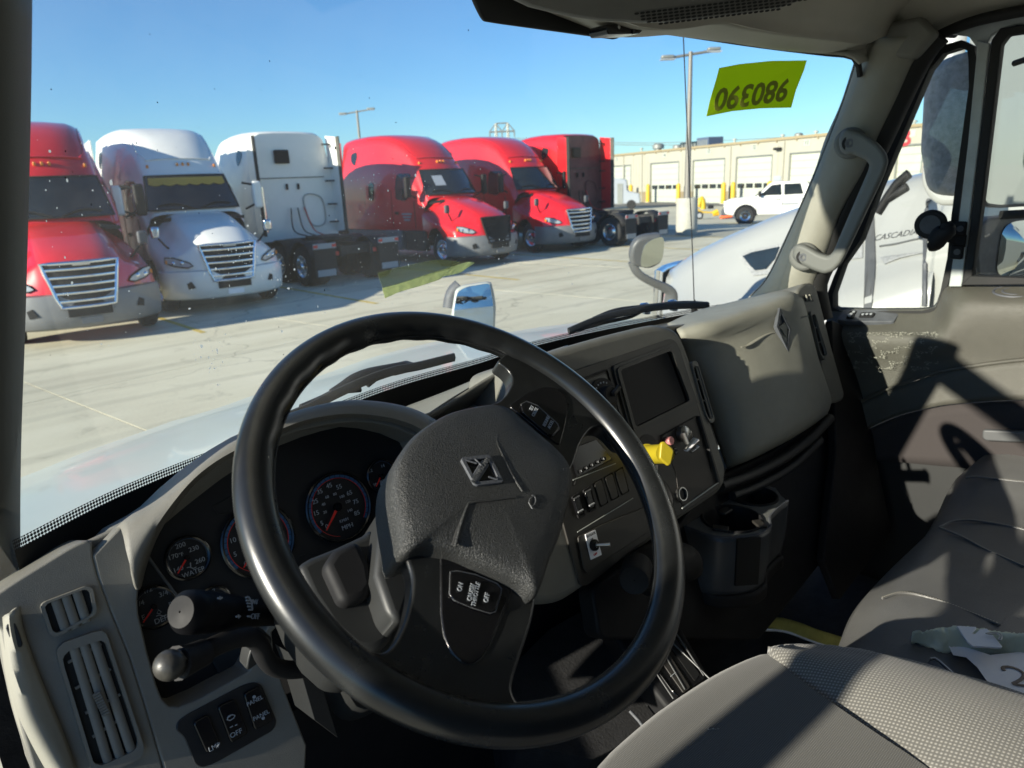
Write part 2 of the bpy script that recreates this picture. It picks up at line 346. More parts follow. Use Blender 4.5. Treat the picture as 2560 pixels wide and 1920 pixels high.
def lathe(c, ax, prof, name, mat, parent=None, seg=32, smooth=40):
    """prof: (radius, height along ax)"""
    ax = np.array(ax, float)/np.linalg.norm(ax); a = np.cross(ax, [0, 0, 1.]) if abs(ax[2]) < .95 else np.array([1., 0, 0]); a = a/np.linalg.norm(a); b = np.cross(ax, a); c = np.array(c, float)
    rows = [[c+ax*h+r*(a*math.cos(t)+b*math.sin(t)) for t in np.linspace(0, 2*math.pi, seg, endpoint=False)] for r, h in prof]
    return grid(rows, name, mat, parent, closed=True, smooth=smooth)
def ringplate(outer, inn, n, depth, name, mat, parent=None, bevel=0, N=72, smooth=40, wall=None):
    """plate with an opening: front face between the loops, walls inward by depth"""
    n = np.array(n, float)/np.linalg.norm(n); O = crvlin(outer, N); I = crvlin(inn, N)
    def orient(L): return L if np.dot(area_n(list(L)), n) > 0 else L[::-1]
    O, I = orient(O), orient(I); ci = I.mean(0)
    # match by angle round the opening's centre
    a = np.cross(n, [0, 0, 1.]); a /= np.linalg.norm(a); b = np.cross(n, a)
    ang = lambda L: np.arctan2((L-ci)@b, (L-ci)@a)
    O = np.roll(O, -int(np.argmin(ang(O))), 0); I = np.roll(I, -int(np.argmin(ang(I))), 0)
    wl = depth if wall is None else wall
    V = np.concatenate([O-n*depth, O, I, I-n*wl]); Fs = []
    for k in (0, 2):
        for i in range(N): j = (i+1) % N; Fs.append((k*N+i, k*N+j, (k+1)*N+j, (k+1)*N+i))
    bm = bmesh.new(); vs = [bm.verts.new(v) for v in V[N:3*N]]
    es = [bm.edges.new((vs[q*N+i], vs[q*N+(i+1) % N])) for q in (0, 1) for i in range(N)]
    bmesh.ops.triangle_fill(bm, use_beauty=True, edges=es, normal=tuple(n)); bm.verts.index_update()
    for f in bm.faces:
        t = [v.index for v in f.verts]; p = [V[N+q] for q in t]
        if np.dot(np.cross(p[1]-p[0], p[2]-p[0]), n) < 0: t = t[::-1]
        Fs.append(tuple(N+q for q in t))
    bm.free()
    return mk(name, V, Fs, mat, parent, smooth, bevel)
def crvlin(P, n):
    P = [np.array(p, float) for p in P]; Pc = np.array(P+[P[0]]); s = np.r_[0, np.cumsum(np.linalg.norm(np.diff(Pc, axis=0), axis=1))]
    q = np.linspace(0, s[-1], n+1)[:-1]
    # keep corners: snap nearest samples to the polygon's own points
    r = np.array([[np.interp(x, s, Pc[:, i]) for i in range(3)] for x in q])
    for k, p in enumerate(P):
        i = int(np.argmin(np.linalg.norm(r-p, axis=1))); r[i] = p
    return r
def text(s, p, xd, yd, h, mat, parent=None, name='lettering', align='CENTER', ext=.0004, shear=0, bold=0, sx=1.):
    cu = bpy.data.curves.new(name, 'FONT'); cu.body = s; cu.size = h*1.38; cu.align_x = align; cu.align_y = 'CENTER'; cu.extrude = ext; cu.shear = shear; cu.offset = bold; cu.resolution_u = 3
    o = bpy.data.objects.new(name, cu); COL.objects.link(o); me = o.to_mesh(); co = np.array([v.co[:] for v in me.vertices]); fs = [tuple(f.vertices) for f in me.polygons]
    o.to_mesh_clear(); bpy.data.objects.remove(o); bpy.data.curves.remove(cu)
    xd = np.array(xd, float); xd /= np.linalg.norm(xd); yd = np.array(yd, float); yd /= np.linalg.norm(yd); zd = np.cross(xd, yd)
    V = np.array(p)+co[:, :1]*xd*sx+co[:, 1:2]*yd+co[:, 2:3]*zd
    return mk(name, V, fs, mat, parent, smooth=0)
def join(V, Fs, v, f):
    k = len(V); V += [tuple(q) for q in v]; Fs += [tuple(i+k for i in t) for t in f]
def copytree(o, parent=None):
    c = o.copy(); COL.objects.link(c); c.parent = parent
    for ch in list(o.children): copytree(ch, c)
    return c
# ------------------------------------------------------------------ ground
def gz(X):
    return 0. if X < 27 else (-(X-27)*.034 if X < 41 else -.476-(X-41)*.006)
def ground_at(p):
    z = 0.
    for _ in range(30):
        q = ZP(z).at(p); z = .5*z+.5*gz(q[0])
    return ZP(gz(q[0])).at(p)
xs = [-400, -60, -20, 0, 10, 20, 27, 34, 41, 60, 90, 160, 400, 1500]; ys = [-800, -100, -30, 0, 30, 60, 120, 300, 1200]
mk('ground', [(x, y, gz(x)-.012) for x in xs for y in ys], [(i*len(ys)+j, (i+1)*len(ys)+j, (i+1)*len(ys)+j+1, i*len(ys)+j+1) for i in range(len(xs)-1) for j in range(len(ys)-1)], 'joint', smooth=0)
GR = bpy.data.objects['ground']; GR['kind'] = 'structure'
def slabs():
    ja = np.array([1.89-1.53, 7.73-10.25]); ang = math.atan2(ja[1], ja[0]); c, s = math.cos(ang), math.sin(ang)
    o = np.array([1.53, 10.25]); L, W = 4.6, 4.6; n = 0
    for i in range(-14, 6):
        for j in range(-2, 14):
            P = []
            for a, b in ((0, 0), (1, 0), (1, 1), (0, 1)):
                u = (i+a)*L+(.006 if a == 0 else -.006); v = (j+b)*W+(.006 if b == 0 else -.006)
                P.append((o[0]+c*u-s*v, o[1]+s*u+c*v))
            if max(p[0] for p in P) > 27 or n > 290: continue
            cx, cyy = np.mean([p[0] for p in P]), np.mean([p[1] for p in P])
            if cyy < -4 or cyy > 40 or cx < -14: continue
            z = rng.uniform(-.002, .002); n += 1
            mk('slab', [(x, y, z) for x, y in P]+[(x, y, z-.05) for x, y in P], [(3, 2, 1, 0), (0, 1, 5, 4), (1, 2, 6, 5), (2, 3, 7, 6), (3, 0, 4, 7)][::1], 'concrete', GR, smooth=0)
slabs()
for o in COL.objects:
    if o.name.startswith('slab'):
        me = o.data
        if me.polygons[0].normal.z < 0: me.flip_normals()
far = mk('pavement', [(x, y, gz(x)) for x in (27.0, 34, 41, 58) for y in (-60, 8, 30, 140)], [(i*4+j, i*4+4+j, i*4+5+j, i*4+1+j) for i in range(3) for j in range(3)], 'concrete', smooth=0); far['kind'] = 'structure'
far2 = mk('road', [(x, y, gz(x)-.004) for x in (58.01, 90, 160) for y in (-80, 10, 80, 200)], [(i*4+j, i*4+4+j, i*4+5+j, i*4+1+j) for i in range(2) for j in range(3)], 'asphalt', smooth=0); far2['kind'] = 'structure'
# ------------------------------------------------------------------ semi truck (front at y=0 facing -Y, origin on the ground)
CY = [1.9, 2.15, 2.45, 2.62, 2.85, 3.2, 3.6, 4.1, 4.7, 5.4, 6.1, 6.5, 6.6]
CZT = [2.0, 2.40, 2.84, 3.02, 3.27, 3.55, 3.76, 3.91, 3.98, 4.0, 3.98, 3.95, 3.90]
CW = [1.06, 1.09, 1.12, 1.13, 1.15, 1.17, 1.20, 1.23, 1.25, 1.25, 1.25, 1.25, 1.24]
CC = [.26, .26, .25, .25, .24, .2, .15, .1, .05, .02, 0, 0, 0]
def csec(y):
    zt, wd, c = (np.interp(y, CY, q) for q in (CZT, CW, CC))
    k = np.interp(y, [1.9, 2.45, 3.2, 4.5], [.0, .0, .16, .30]); low = 1.02
    f = np.interp(y, [1.9, 2.45, 3.2, 4.5, 6.6], [.93, .80, .74, .80, .86])
    P = [(0, zt), (.3*wd*f/.8, zt-.005), (.6*wd*f/.8, zt-.02-.02*k), (.88*wd*f, zt-.05-.1*k), (.98*wd*f, zt-.11-.2*k), (wd*f+.01, zt-.22-.35*k)]
    ze = P[-1][1]; z2 = max(min(2.3, ze-.1), low+.3)
    for t in (.33, .66, 1.): P.append((wd*f+.01+(wd-wd*f-.01)*math.sin(t*math.pi/2)**1.0*1., ze+(z2-ze)*t))
    P += [(wd, low+.5*(z2-low)), (wd, low)]
    return P, c
def sx(y, z):
    P, c = csec(y); zz = [p[1] for p in P][::-1]; xx = [p[0] for p in P][::-1]; return float(np.interp(z, zz, xx))
def full(P, c, y): return [(-x, y+c*x*x, z) for x, z in P[::-1]][:-1]+[(x, y+c*x*x, z) for x, z in P]
HY = [.10, .22, .4, .6, .75, .85, .95, 1.05, 1.2, 1.35, 1.5, 1.65, 1.75, 1.85, 1.98, 2.1]
def hsec(y):
    zt = np.interp(y, [.1, .3, .6, 1., 1.5, 2.1], [1.40, 1.52, 1.64, 1.78, 1.92, 2.03])
    zf = np.interp(y, [.1, .4, .8, 1.3, 2.1], [1.12, 1.20, 1.27, 1.36, 1.62]); wf = np.interp(y, [.1, .6, 1.4, 2.1], [1.18, 1.21, 1.22, 1.12])
    zb = .78; d = abs(y-1.22)
    if d < .6: zb = max(zb, .52+math.sqrt(.6**2-d*d))
    zb = min(zb, 1.14)
    P = [(0, zt), (.25, zt), (.46, zt-.012), (.58, zt-.05), (.66, zt-.12), (.76, zf+.40*(zt-zf)), (.90, zf+.06), (wf-.1, zf-.03), (wf-.02, zf-.10), (wf, zf-.17), (wf, min(zb+.03, zf-.19)), (wf, zb)]
    return P
def window_patch(name, pts, parent, mat='carglass', side=-1, o=.012):
    V = []; P = crvlin([(p[0], p[1], 0) for p in rnd([(a, b, 0) for a, b in pts], .12)], 40)
    c = P.mean(0)
    for q in list(P)+list(c+(P-c)*.5)+[c]:
        y, z = q[0], q[1]; x = sx(y, z)+o; V.append((side*x, y+np.interp(y, CY, CC)*x*x, z))
    n = len(P); Fs = []
    for i in range(n): j = (i+1) % n; Fs += [(i, j, n+j, n+i), (n+i, n+j, 2*n)]
    if side > 0: pass
    return mk(name, V, Fs, mat, parent, smooth=80)
def wheel(x, y, parent, r=.5, wd=.28, s=-1, rim='chrome', dual=False):
    if dual: wd = .6
    prof = [(r*.56, -wd/2), (r*.9, -wd/2), (r*.98, -wd/2+.03), (r, -wd/2+.06), (r, wd/2-.06), (r*.98, wd/2-.03), (r*.9, wd/2), (r*.56, wd/2)]
    t = lathe((x-s*wd*.0, y, r), (s, 0, 0), prof, 'wheel', 'tyre', parent, 28)
    o = wd/2
    lathe((x, y, r), (s, 0, 0), [(r*.57, o-.005), (r*.54, o+.004), (r*.5, o-.06), (r*.34, o-.10), (r*.3, o-.02), (r*.2, o-.0), (r*.16, o+.05), (.001, o+.055)], 'rim', rim, t, 24)
    return t
def semi(label, paint='red_paint', bumper='bumper_grey', grille='chrome', group=None, rear=True, valance=False, front=True, rimm='chrome', details=True, paper=False):
    T = thing('semi_truck', label, 'semi truck', group=group)
    cab = grid([full(*csec(y), y) for y in CY], 'cab', paint, T, smooth=50)
    # rear wall
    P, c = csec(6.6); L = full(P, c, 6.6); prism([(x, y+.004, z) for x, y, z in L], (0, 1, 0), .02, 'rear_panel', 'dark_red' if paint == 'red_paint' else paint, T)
    # roof fairing crease
    for s in (-1, 1):
        pts = []
        for y in (2.75, 3.0, 3.4, 3.9, 4.5, 5.2):
            P, c = csec(y); i = 4; x = P[i][0]*np.interp(y, [2.75, 3.0, 5.2], [.75, .9, .97]); z = np.interp(x, [p[0] for p in P[:6]], [p[1] for p in P[:6]]); pts.append((s*x, y+c*x*x, z+.004))
        tube(pts, .022, 'roof_ridge', paint, T, n=24, sides=6, flat=(1.4, .5))
    def front_ridge():
        pts = []
        for x in np.linspace(-.72, .72, 9):
            y = 2.77; P, c = csec(y); z = np.interp(abs(x), [p[0] for p in P[:6]], [p[1] for p in P[:6]]); pts.append((x, y+c*x*x, z+.004))
        tube(pts, .022, 'roof_ridge', paint, T, n=24, sides=6, flat=(1.4, .5))
    front_ridge()
    hd = grid([[(x, y-.06, .80 if abs(x) < 1 else .86) for x, y, z in full(hsec(.1), .42, .1)]]+[full(hsec(y), np.interp(y, [.1, 1.2, 2.1], [.42, .2, .12]), y) for y in HY], 'hood', paint, T, smooth=45)
    # windshield
    def ws(u, v, o=.02):
        x = u*np.interp(v, [0, 1], [.98, .86]); y = 1.93+.50*v; z = 2.06+.74*v
        return (x, y+.26*x*x-o*.85, z+o*.5)
    W = grid([[ws(u, v) for u in np.linspace(-1, 1, 15)] for v in np.linspace(0, 1, 5)], 'windshield', 'carglass', T, smooth=60)
    lp = [ws(u, 0, .025) for u in np.linspace(-1, 1, 15)]+[ws(1, v, .025) for v in (.25, .5, .75)]+[ws(u, 1, .025) for u in np.linspace(1, -1, 15)]+[ws(-1, v, .025) for v in (.75, .5, .25)]
    tube(lp, .016, 'gasket', 'blackrub', W, closed=True, sides=6)
    for s in (-1, 1):
        tube([ws(s*.08, .02, .045), ws(s*.45, .16, .05), ws(s*.80, .12, .045)], .013, 'wiper', 'black', W, n=10, sides=5)
    if paper: mk('paper_on_dash', [ws(u, v, .03) for u, v in ((-.62, .35), (-.25, .35), (-.28, .75), (-.66, .75))], [(0, 1, 2, 3)], 'lamp_glass', W, smooth=0)
    if valance:
        tp = [ws(u, .93, .035) for u in np.linspace(-.92, .92, 37)]; bt = [ws(u, .74-.05*abs(math.sin(k*math.pi/6)), .035) for k, u in enumerate(np.linspace(-.92, .92, 37))]
        grid([tp, bt], 'sun_valance', 'visor_cloth', W, smooth=0)
    for k, x in enumerate((-.72, -.12, 0, .12, .72)):
        P, c = csec(2.66); z = np.interp(abs(x), [p[0] for p in P[:5]], [p[1] for p in P[:5]])
        box((x, 2.63+c*x*x, z-.01), (.045, .07, .07), 'marker_light', 'amber', T, .01)
    for s in (-1, 1):
        window_patch('side_window', [(2.42, 2.12), (2.62, 2.72), (3.2, 2.74), (3.25, 1.98), (2.7, 1.9)], T, side=s)
        window_patch('sleeper_window', [(4.55, 1.95), (4.5, 2.5), (4.85, 2.5), (4.9, 1.95)], T, side=s)
        window_patch('roof_window', [(5.75, 3.05), (5.62, 3.35), (5.7, 3.52), (6.05, 3.45), (6.0, 3.2)], T, side=s)
        tube([(s*(sx(2.32, z)+.004), 2.32+np.interp(2.32, CY, CC)*sx(2.32, z)**2, z) for z in (1.1, 1.5, 1.9)]+[(s*(sx(3.45, z)+.004), 3.45+.18*1.3, z) for z in (1.05,)][:0], .012, 'door_seam', 'blackrub', T, sides=5)
        tube([(s*(sx(3.5, z)+.004), 3.5+np.interp(3.5, CY, CC)*sx(3.5, z)**2, z) for z in (1.1, 1.6, 2.2, 2.8)], .006, 'door_seam', 'blackrub', T, sides=5)
        box((s*(1.18), 3.5, 1.55), (.05, .18, .08), 'door_handle', 'black', T, .01)
        # side extender with rubber edge
        prism([(s*1.235, 6.55, 1.15), (s*1.235, 7.05, 1.2), (s*1.235, 7.05, 3.78), (s*1.2, 6.55, 3.84)], (s, 0, 0), .04, 'side_extender', paint, T, .01)
        box((s*1.235, 7.12, 2.5), (.035, .14, 2.58), 'extender_edge', 'dusty' if s < 0 else 'blackrub', T)
        # mirrors
        m = box((s*1.50, 2.35, 2.32), (.20, .13, .62), 'mirror', paint if paint.startswith('white') else 'red_paint' if 0 else 'black', T, .05, seg=4)
        box((s*1.50, 2.42, 2.32), (.16, .012, .54), 'mirror_glass', 'mirror', m)
        tube([(s*1.42, 2.36, 2.1), (s*1.2, 2.4, 2.0)], .025, 'mirror_arm', 'black', m); tube([(s*1.42, 2.36, 2.55), (s*1.2, 2.45, 2.6)], .025, 'mirror_arm', 'black', m)
        m = box((s*1.16, .95, 1.66), (.17, .10, .24), 'hood_mirror', 'chrome' if paint.startswith('white') else 'mirror_shell', T, .045, seg=4)
        tube([(s*1.12, .96, 1.55), (s*.98, 1.02, 1.36), (s*.9, 1.05, 1.3)], .02, 'mirror_arm', 'black', m, n=8)
        # cowl vent and wiper
        prism([(s*.62, 1.75, 1.93), (s*1.0, 1.95, 1.87), (s*1.02, 2.02, 1.81), (s*.66, 1.70, 1.86)], (s*.3, -.4, .8), .02, 'cowl_vent', 'black', T)
        # headlight
        hp = [(.70, .98), (.76, 1.05), (1.0, 1.155), (1.135, 1.17), (1.15, 1.06), (1.0, .985), (.8, .945)]
        V = []
        for x, z in hp: V.append((s*x, .065+.40*x*x+.10*(z-.9)-.02, z))
        c = np.mean(V, 0)-np.array([0, .03, 0]); H = mk('headlight', V+[c], [(i, (i+1) % 7, 7) for i in range(7)], 'lamp_glass', T, smooth=60)
        tube(V, .014, 'headlight_trim', 'black', H, closed=True, sides=6)
        box((s*1.13, .55, 1.08), (.03, .06, .07), 'turn_signal', 'amber', H)
        for xx in (.86, 1.0): lathe((s*xx, .36+.40*(xx*xx-.74)*1.+.01, 1.045), (0, -1, 0), [(.045, 0), (.05, .012), (.03, .03), (.001, .035)], 'lamp', 'chrome', H, 12)
        wheel(s*1.05, 1.25, T, s=s, rim=rimm)
        # skirt, steps, tank
        box((s*1.12, 4.95, .72), (.22, 3.2, .62), 'side_skirt', 'bumper_grey', T, .05)
        box((s*1.16, 2.55, .72), (.2, 1.1, .60), 'step', 'chassis', T, .04)
        if rear:
            for y in (7.75, 9.0): wheel(s*.93, y, T, s=s, dual=True, rim='chrome')
            for y in (7.75, 9.0):
                grid([[(s*x, y+.62*math.cos(a), .5+.62*math.sin(a)) for a in np.linspace(.35, 2.8, 12)] for x in (.62, 1.24)], 'fender', 'chassis', T, thick=.02)
            box((s*.93, 9.72, .62), (.6, .015, .72), 'mud_flap', 'blackrub', T)
            mf = box((s*.93, 9.74, 1.02), (.62, .02, .13), 'flap_bracket', 'white_print', T)
            for q in (-.25, .25): box((s*.93+q, 9.755, 1.02), (.11, .012, .07), 'reflector', 'redlens', mf)
            box((s*.93, 9.735, .36), (.5, .012, .16), 'flap_plate', 'white_print', T)
            box((s*.55, 9.6, .8), (.12, .05, .1), 'tail_light', 'redlens', T)
            box((s*.42, 6.6, .85), (.09, 6.2, .27), 'chassis_rail', 'chassis', T)
    if rear:
        box((0, 8.3, 1.12), (.9, 1.0, .12), 'fifth_wheel', 'chassis', T, .04); box((0, 7.2, 1.0), (1.3, .5, .18), 'deck_plate', 'chassis', T, .02)
        box((0, 9.55, .85), (1.0, .1, .2), 'cross_member', 'chassis', T)
        for k, x in enumerate((-.2, 0, .2)): tube([(x, 6.68, 1.9), (x*1.5, 6.9, 1.3), (x*1.2, 7.6, 1.15)], .018, 'air_hose', 'black' if k else 'redlens', T, n=14, sides=6)
    # grille
    gx = lambda z: np.interp(z, [.66, 1.38], [.40, .56])
    yv = lambda x, z: -.02+.42*x*x+.10*(z-.66)
    def gp(u, v, o=0): z = .66+.72*v; x = u*gx(z); return (x, yv(x, z)-o, z)
    G = grid([[gp(u, v, .015) for u in np.linspace(-1, 1, 9)] for v in np.linspace(0, 1, 5)], 'grille', 'black', T, smooth=60)
    lp = [gp(u, 0, .03) for u in np.linspace(-1, 1, 9)]+[gp(1, v, .03) for v in (.25, .5, .75)]+[gp(u, 1, .03) for u in np.linspace(1, -1, 9)]+[gp(-1, v, .03) for v in (.75, .5, .25)]
    tube(lp, .034, 'grille_frame', grille, G, closed=True, sides=8, flat=(1, 1))
    for v in (.14, .32, .50, .68, .86)[:5]:
        tube([gp(u, v, .035) for u in np.linspace(-.97, .97, 9)], .019, 'grille_bar', grille, G, sides=6, up=(0, 0, 1), flat=(.6, 1.1))
    box(gp(0, .97, .05), (.26, .03, .05), 'name_badge', grille, G)
    # bumper
    path = [(-1.22, 1.0), (-1.24, .80), (-1.2, .58), (-1.0, .34), (-.7, .14), (-.35, .03), (0, 0), (.35, .03), (.7, .14), (1.0, .34), (1.2, .58), (1.24, .80), (1.22, 1.0)]
    pc = crv([(x, y, 0) for x, y in path], 40)
    rows = [[(x*k, y+d, z) for x, y, _ in pc] for z, k, d in ((.30, .96, .10), (.34, .985, .03), (.5, 1., .0), (.74, 1.005, -.01), (.86, .995, .02), (.88, .95, .10))]
    B = grid(rows, 'bumper', bumper, T, smooth=50, thick=.02)
    box((0, -.012+.0, .58), (.66, .05, .16), 'lower_grille', 'black', B, .01)
    for s in (-1, 1): prism([(s*.74, .12, .55), (s*.86, .2, .52), (s*.88, .215, .64), (s*.80, .16, .68)], (0, -1, 0), .03, 'fog_lamp', 'black', B)
    box((0, -.02, .42), (.32, .02, .1), 'plate', 'paper' if paint.startswith('white') else 'bumper_grey', B)
    if details:
        # dark interior seat hints behind the doors are not needed: glass is dark
        box((0, 4.3, 1.0), (2.1, 4.4, .3), 'floor_pan', 'chassis', T)
    return T
def put(o, x, y, rz=0, label=None, s=1., z=0.):
    o.location = (x, y, z); o.rotation_euler = (0, 0, rz); o.scale = (s, s, s)
    if label: o['label'] = label
    return o
GP = 'semi trucks parked side by side across the yard'
red1 = semi('red raised roof truck cut off by the left pillar, chrome grille with silver bumper', 'red_paint', 'bumper_grey', 'chrome', GP)
put(red1, 2.75, 13.55, R(-5))
white2 = semi('white raised roof truck with fringed amber cloth across its windshield', 'white_coat', 'white_coat', 'chrome', GP, valance=True)
put(white2, 5.72, 14.8, R(-5))
white3 = semi('white sleeper truck facing away with flat rear wall and white mud flaps', 'white_coat', 'white_coat', 'chrome', GP, rimm='chrome')
put(white3, 9.55, 26.0, math.pi, s=1.0)
red4 = semi('red truck with black grille and grey bumper, right beside the white sleeper truck', 'red_paint', 'bumper_grey', 'black', GP, paper=True)
put(red4, 14.1, 15.9, 0)
red5 = copytree(red1); put(red5, 18.05, 16.2, R(-3), 'red truck with chrome grille between the black grilled truck and the one facing away')
red6 = semi('red sleeper truck facing away beside the workshop, dark rear wall and bare chassis', 'red_paint', 'bumper_grey', 'black', GP)
put(red6, 20.9, 25.4, math.pi)
white7 = copytree(white3); put(white7, 4.35, 31.0, math.pi, 'white sleeper truck half hidden behind the red truck by the left pillar')
# lettering on the doors
def side_text(T, s, y, z, h, mat='white_print', side=-1, sh=0, sx_=1.):
    x = sx(y, z); yy = y+np.interp(y, CY, CC)*x*x
    return text(s, (side*(x+.012), yy, z), (0, 1 if side > 0 else -1, 0) if 0 else ((0, 1, 0) if side > 0 else (0, -1, 0)), (0, 0, 1), h, mat, T, 'lettering', shear=sh, sx=sx_)
for T in (red4,):
    for k in range(3): box((-1.165, 2.75+.1*k*0+.25, 1.52-.09*k), (.01, .52-.1*k, .05), 'door_lettering', 'white_print', T)
# back panel fittings of the two trucks that face away
for T, mt in ((white3, 'white_print'), (red6, 'chassis')):
    box((.28, 6.66, 3.28), (.42, .10, .36), 'rear_box', 'black', T, .03)
    for x in (-.12, .22): box((x, 6.64, 2.48), (.05, .05, .16), 'lift_handle', 'black', T)
    for z in (1.45, 1.95, 2.6, 2.95, 3.6): box((-1.1, 6.75, z), (.34, .08, .04), 'hinge', 'black', T)
    tube([(-.85, 6.635, 1.5), (-.78, 6.635, 2.15), (-.25, 6.635, 2.2), (-.35, 6.635, 1.5), (-.6, 6.635, 1.35)], .018, 'pressed_rib', 'white_paint' if mt == 'white_print' else 'dark_red', T, closed=True, n=24, sides=6)
    tube([(-.95, 6.635, 2.72), (1.0, 6.635, 2.72)], .012, 'panel_seam', 'dusty', T, sides=5)
    tube([(1.05, 6.8, 1.3), (1.05, 6.8, 2.5)], .06, 'exhaust_stack', 'chrome', T)
# ------------------------------------------------------------------ neighbouring truck on our right, facing our way
nb = semi('white truck alongside on the right, its hood and black letters seen through the side glass', 'white_paint', 'white_paint', 'chrome', GP)
put(nb, 5.35, 3.62, math.pi); nb.scale = (1.04, 1.04, 1.155)
def nbp(s):                                           # photograph -> local point on its near side
    return None
for o in list(nb.children):
    if o.name.startswith(('hood_mirror', 'cowl_vent', 'door_seam')):
        for c in list(o.children): bpy.data.objects.remove(c)
        bpy.data.objects.remove(o)
NBI = lambda P: [((5.35-p[0])/1.04, (3.62-p[1])/1.04, p[2]/1.155) for p in P]
from mathutils.bvhtree import BVHTree
def nbtree():
    V, Fs = [], []
    for o in nb.children:
        if o.name.startswith(('hood', 'cab')) and o.type == 'MESH': k = len(V); V += [Vector((5.35-v.co.x*1.04, 3.62-v.co.y*1.04, v.co.z*1.155)) for v in o.data.vertices]; Fs += [tuple(i+k for i in p.vertices) for p in o.data.polygons]
    return BVHTree.FromPolygons(V, Fs)
NBT = nbtree()
def nbhit(p, o=.008):
    d = ray(p); h = NBT.ray_cast(Vector(CAM), Vector(d))
    if h[0] is None: return XP(4.1).at(p)
    n = h[1] if h[1].dot(Vector(d)) < 0 else -h[1]
    return np.array(h[0]+n*o)
def nbplate(pts, name, mat, o=.008, depth=.0, r=0):
    P = [np.array((a[0], a[1], 0.)) for a in pts]; P = [q[:2] for q in crvlin(P, 48)]; c = np.mean(P, 0); V = []
    for k in (1., .66, .33): V += [nbhit(tuple(c+(q-c)*k), o*(1 if k == 1. else 1.3)) for q in P]
    V.append(nbhit(tuple(c), o*1.3)); n = 48; Fs = []
    for k in (0, 1):
        for i in range(n): j = (i+1) % n; Fs.append((k*n+i, k*n+j, k*n+n+j, k*n+n+i))
    Fs += [(2*n+i, 2*n+(i+1) % n, 3*n) for i in range(n)]
    return mk(name, NBI(V), Fs, mat, nb, smooth=80)
def nbtube(pts, r, name, mat): return tube(NBI([nbhit(p, r*.6) for p in crv([np.array(p) for p in pts], 24)]), r, name, mat, nb, sides=6)
G6 = Q(1600, 0, 960)
nbplate(G6('572,1478 640,1440 838,1400 860,1440 805,1506 742,1582 655,1592'), 'hood_vent', 'mirror_housing', .008); nbplate(G6('600,1482 650,1460 812,1426 785,1495 733,1558 668,1566'), 'vent_mesh', 'carglass', .02)
nbplate(G6('1195,1400 1240,1310 1290,1300 1286,1490 1185,1500'), 'side_vent', 'mirror_housing'); nbplate(P0('2166,520 2186,520 2190,650 2188,700 2180,770 2160,775 2164,650'), 'gap_strip', 'mirror_grey')
nbplate(B2('0,1100 550,1025 552,1042 240,1110 62,1185'), 'pressed_wedge', 'mirror_housing')
nbtube(B2('600,400 570,560 545,700 560,900 560,1100 550,1400 545,1680'), .012, 'door_seam', 'mirror_shell'); nbtube(B2('0,960 200,930 420,880 560,850'), .006, 'body_crease', 'mirror_grey')
tube(NBI([XP(3.95).at(p) for p in G6('1370,1225 1430,1130 1480,1060 1550,1000')]), .022, 'wiper_arm', 'black', nb, sides=8); tube(NBI([XP(3.95).at(p) for p in G6('1420,1150 1500,1100 1540,1075')]), .02, 'wiper_arm', 'black', nb, sides=8)
m8 = prism(NBI(rnd([XP(3.6).at(p) for p in P0('2318,372 2345,350 2400,350 2400,515 2345,515 2318,495 2300,460 2302,410')], .08)), (1, 0, 0), .10, 'near_mirror', 'white_paint', nb, .03)
ta, tb = nbhit((2187, 598)), nbhit((2292, 582)); td = (tb-ta)/np.linalg.norm(tb-ta); tn_ = np.array([-1., 0, 0]); tx_ = text('CASCADIA', (ta+tb)/2, td, np.cross(tn_, td), np.linalg.norm(tb-ta)*.135, 'mirror_shell', None, 'lettering', shear=.3, sx=1.15)
for v in tx_.data.vertices:
    h = NBT.ray_cast(Vector((v.co.x-1.2, v.co.y, v.co.z)), Vector((1, 0, 0)))
    q = (h[0].x-.006 if h[0] is not None else v.co.x, v.co.y, v.co.z); v.co = NBI([q])[0]
tx_.parent = nb
# ------------------------------------------------------------------ workshop building
Ax = ray((1540, 443)); Bx = ray((2300, 409))
SB = 1.32
PA = CAM+Ax/np.dot(Ax, _f)*67*SB; PB = CAM+Bx/np.dot(Bx, _f)*38*SB
dirB = (PB-PA)[:2]; dirB /= np.linalg.norm(dirB); nB = np.array([-dirB[1], dirB[0]]); 
if np.dot(nB, -PA[:2]) < 0: nB = -nB
FAC = PL((PA[0], PA[1], 0), (nB[0], nB[1], 0)); zB = gz(64)
dB3 = np.array([dirB[0], dirB[1], 0.]); nB3 = np.array([nB[0], nB[1], 0.]); UP = np.array([0, 0, 1.])
def fu(p): return float(np.dot(FAC.at(p)-PA, dB3))
def fz(p): return float(FAC.at(p)[2])
bl = thing('workshop_building', 'long cream workshop with numbered white roll up doors and roof gutter', 'building', (PA[0], PA[1], 0))
H = fz((1700, 375)); 
def fb(u0, u1, z0, z1, d0, d1, name, mat, parent=bl, bevel=0):
    c = PA*np.array([1, 1, 0])+dB3*(u0+u1)/2+nB3*(d0+d1)/2+UP*(z0+z1)/2
    return box(c, (abs(u1-u0), abs(d1-d0), z1-z0), name, mat, parent, bevel, ax=(dB3, nB3, UP))
UE = fu((2400, 350))
doors = []
for xa, xb, yt in ((1510, 1577, 425), (1627, 1697, 406), (1733, 1811, 399), (1841, 1929, 393), (1974, 2056, 384), (2120, 2200, 372), (2240, 2302, 380)):
    doors.append((fu((xa, 420)), fu((xb, 420)), fz(((xa+xb)/2, yt))))
dh = float(np.mean([d[2] for d in doors[1:4]]))
U = [fu((1440, 440))-30]
segs = []
prev = U[0]
for a, b, z in doors:
    segs.append((prev, a)); prev = b
segs.append((prev, UE+40))
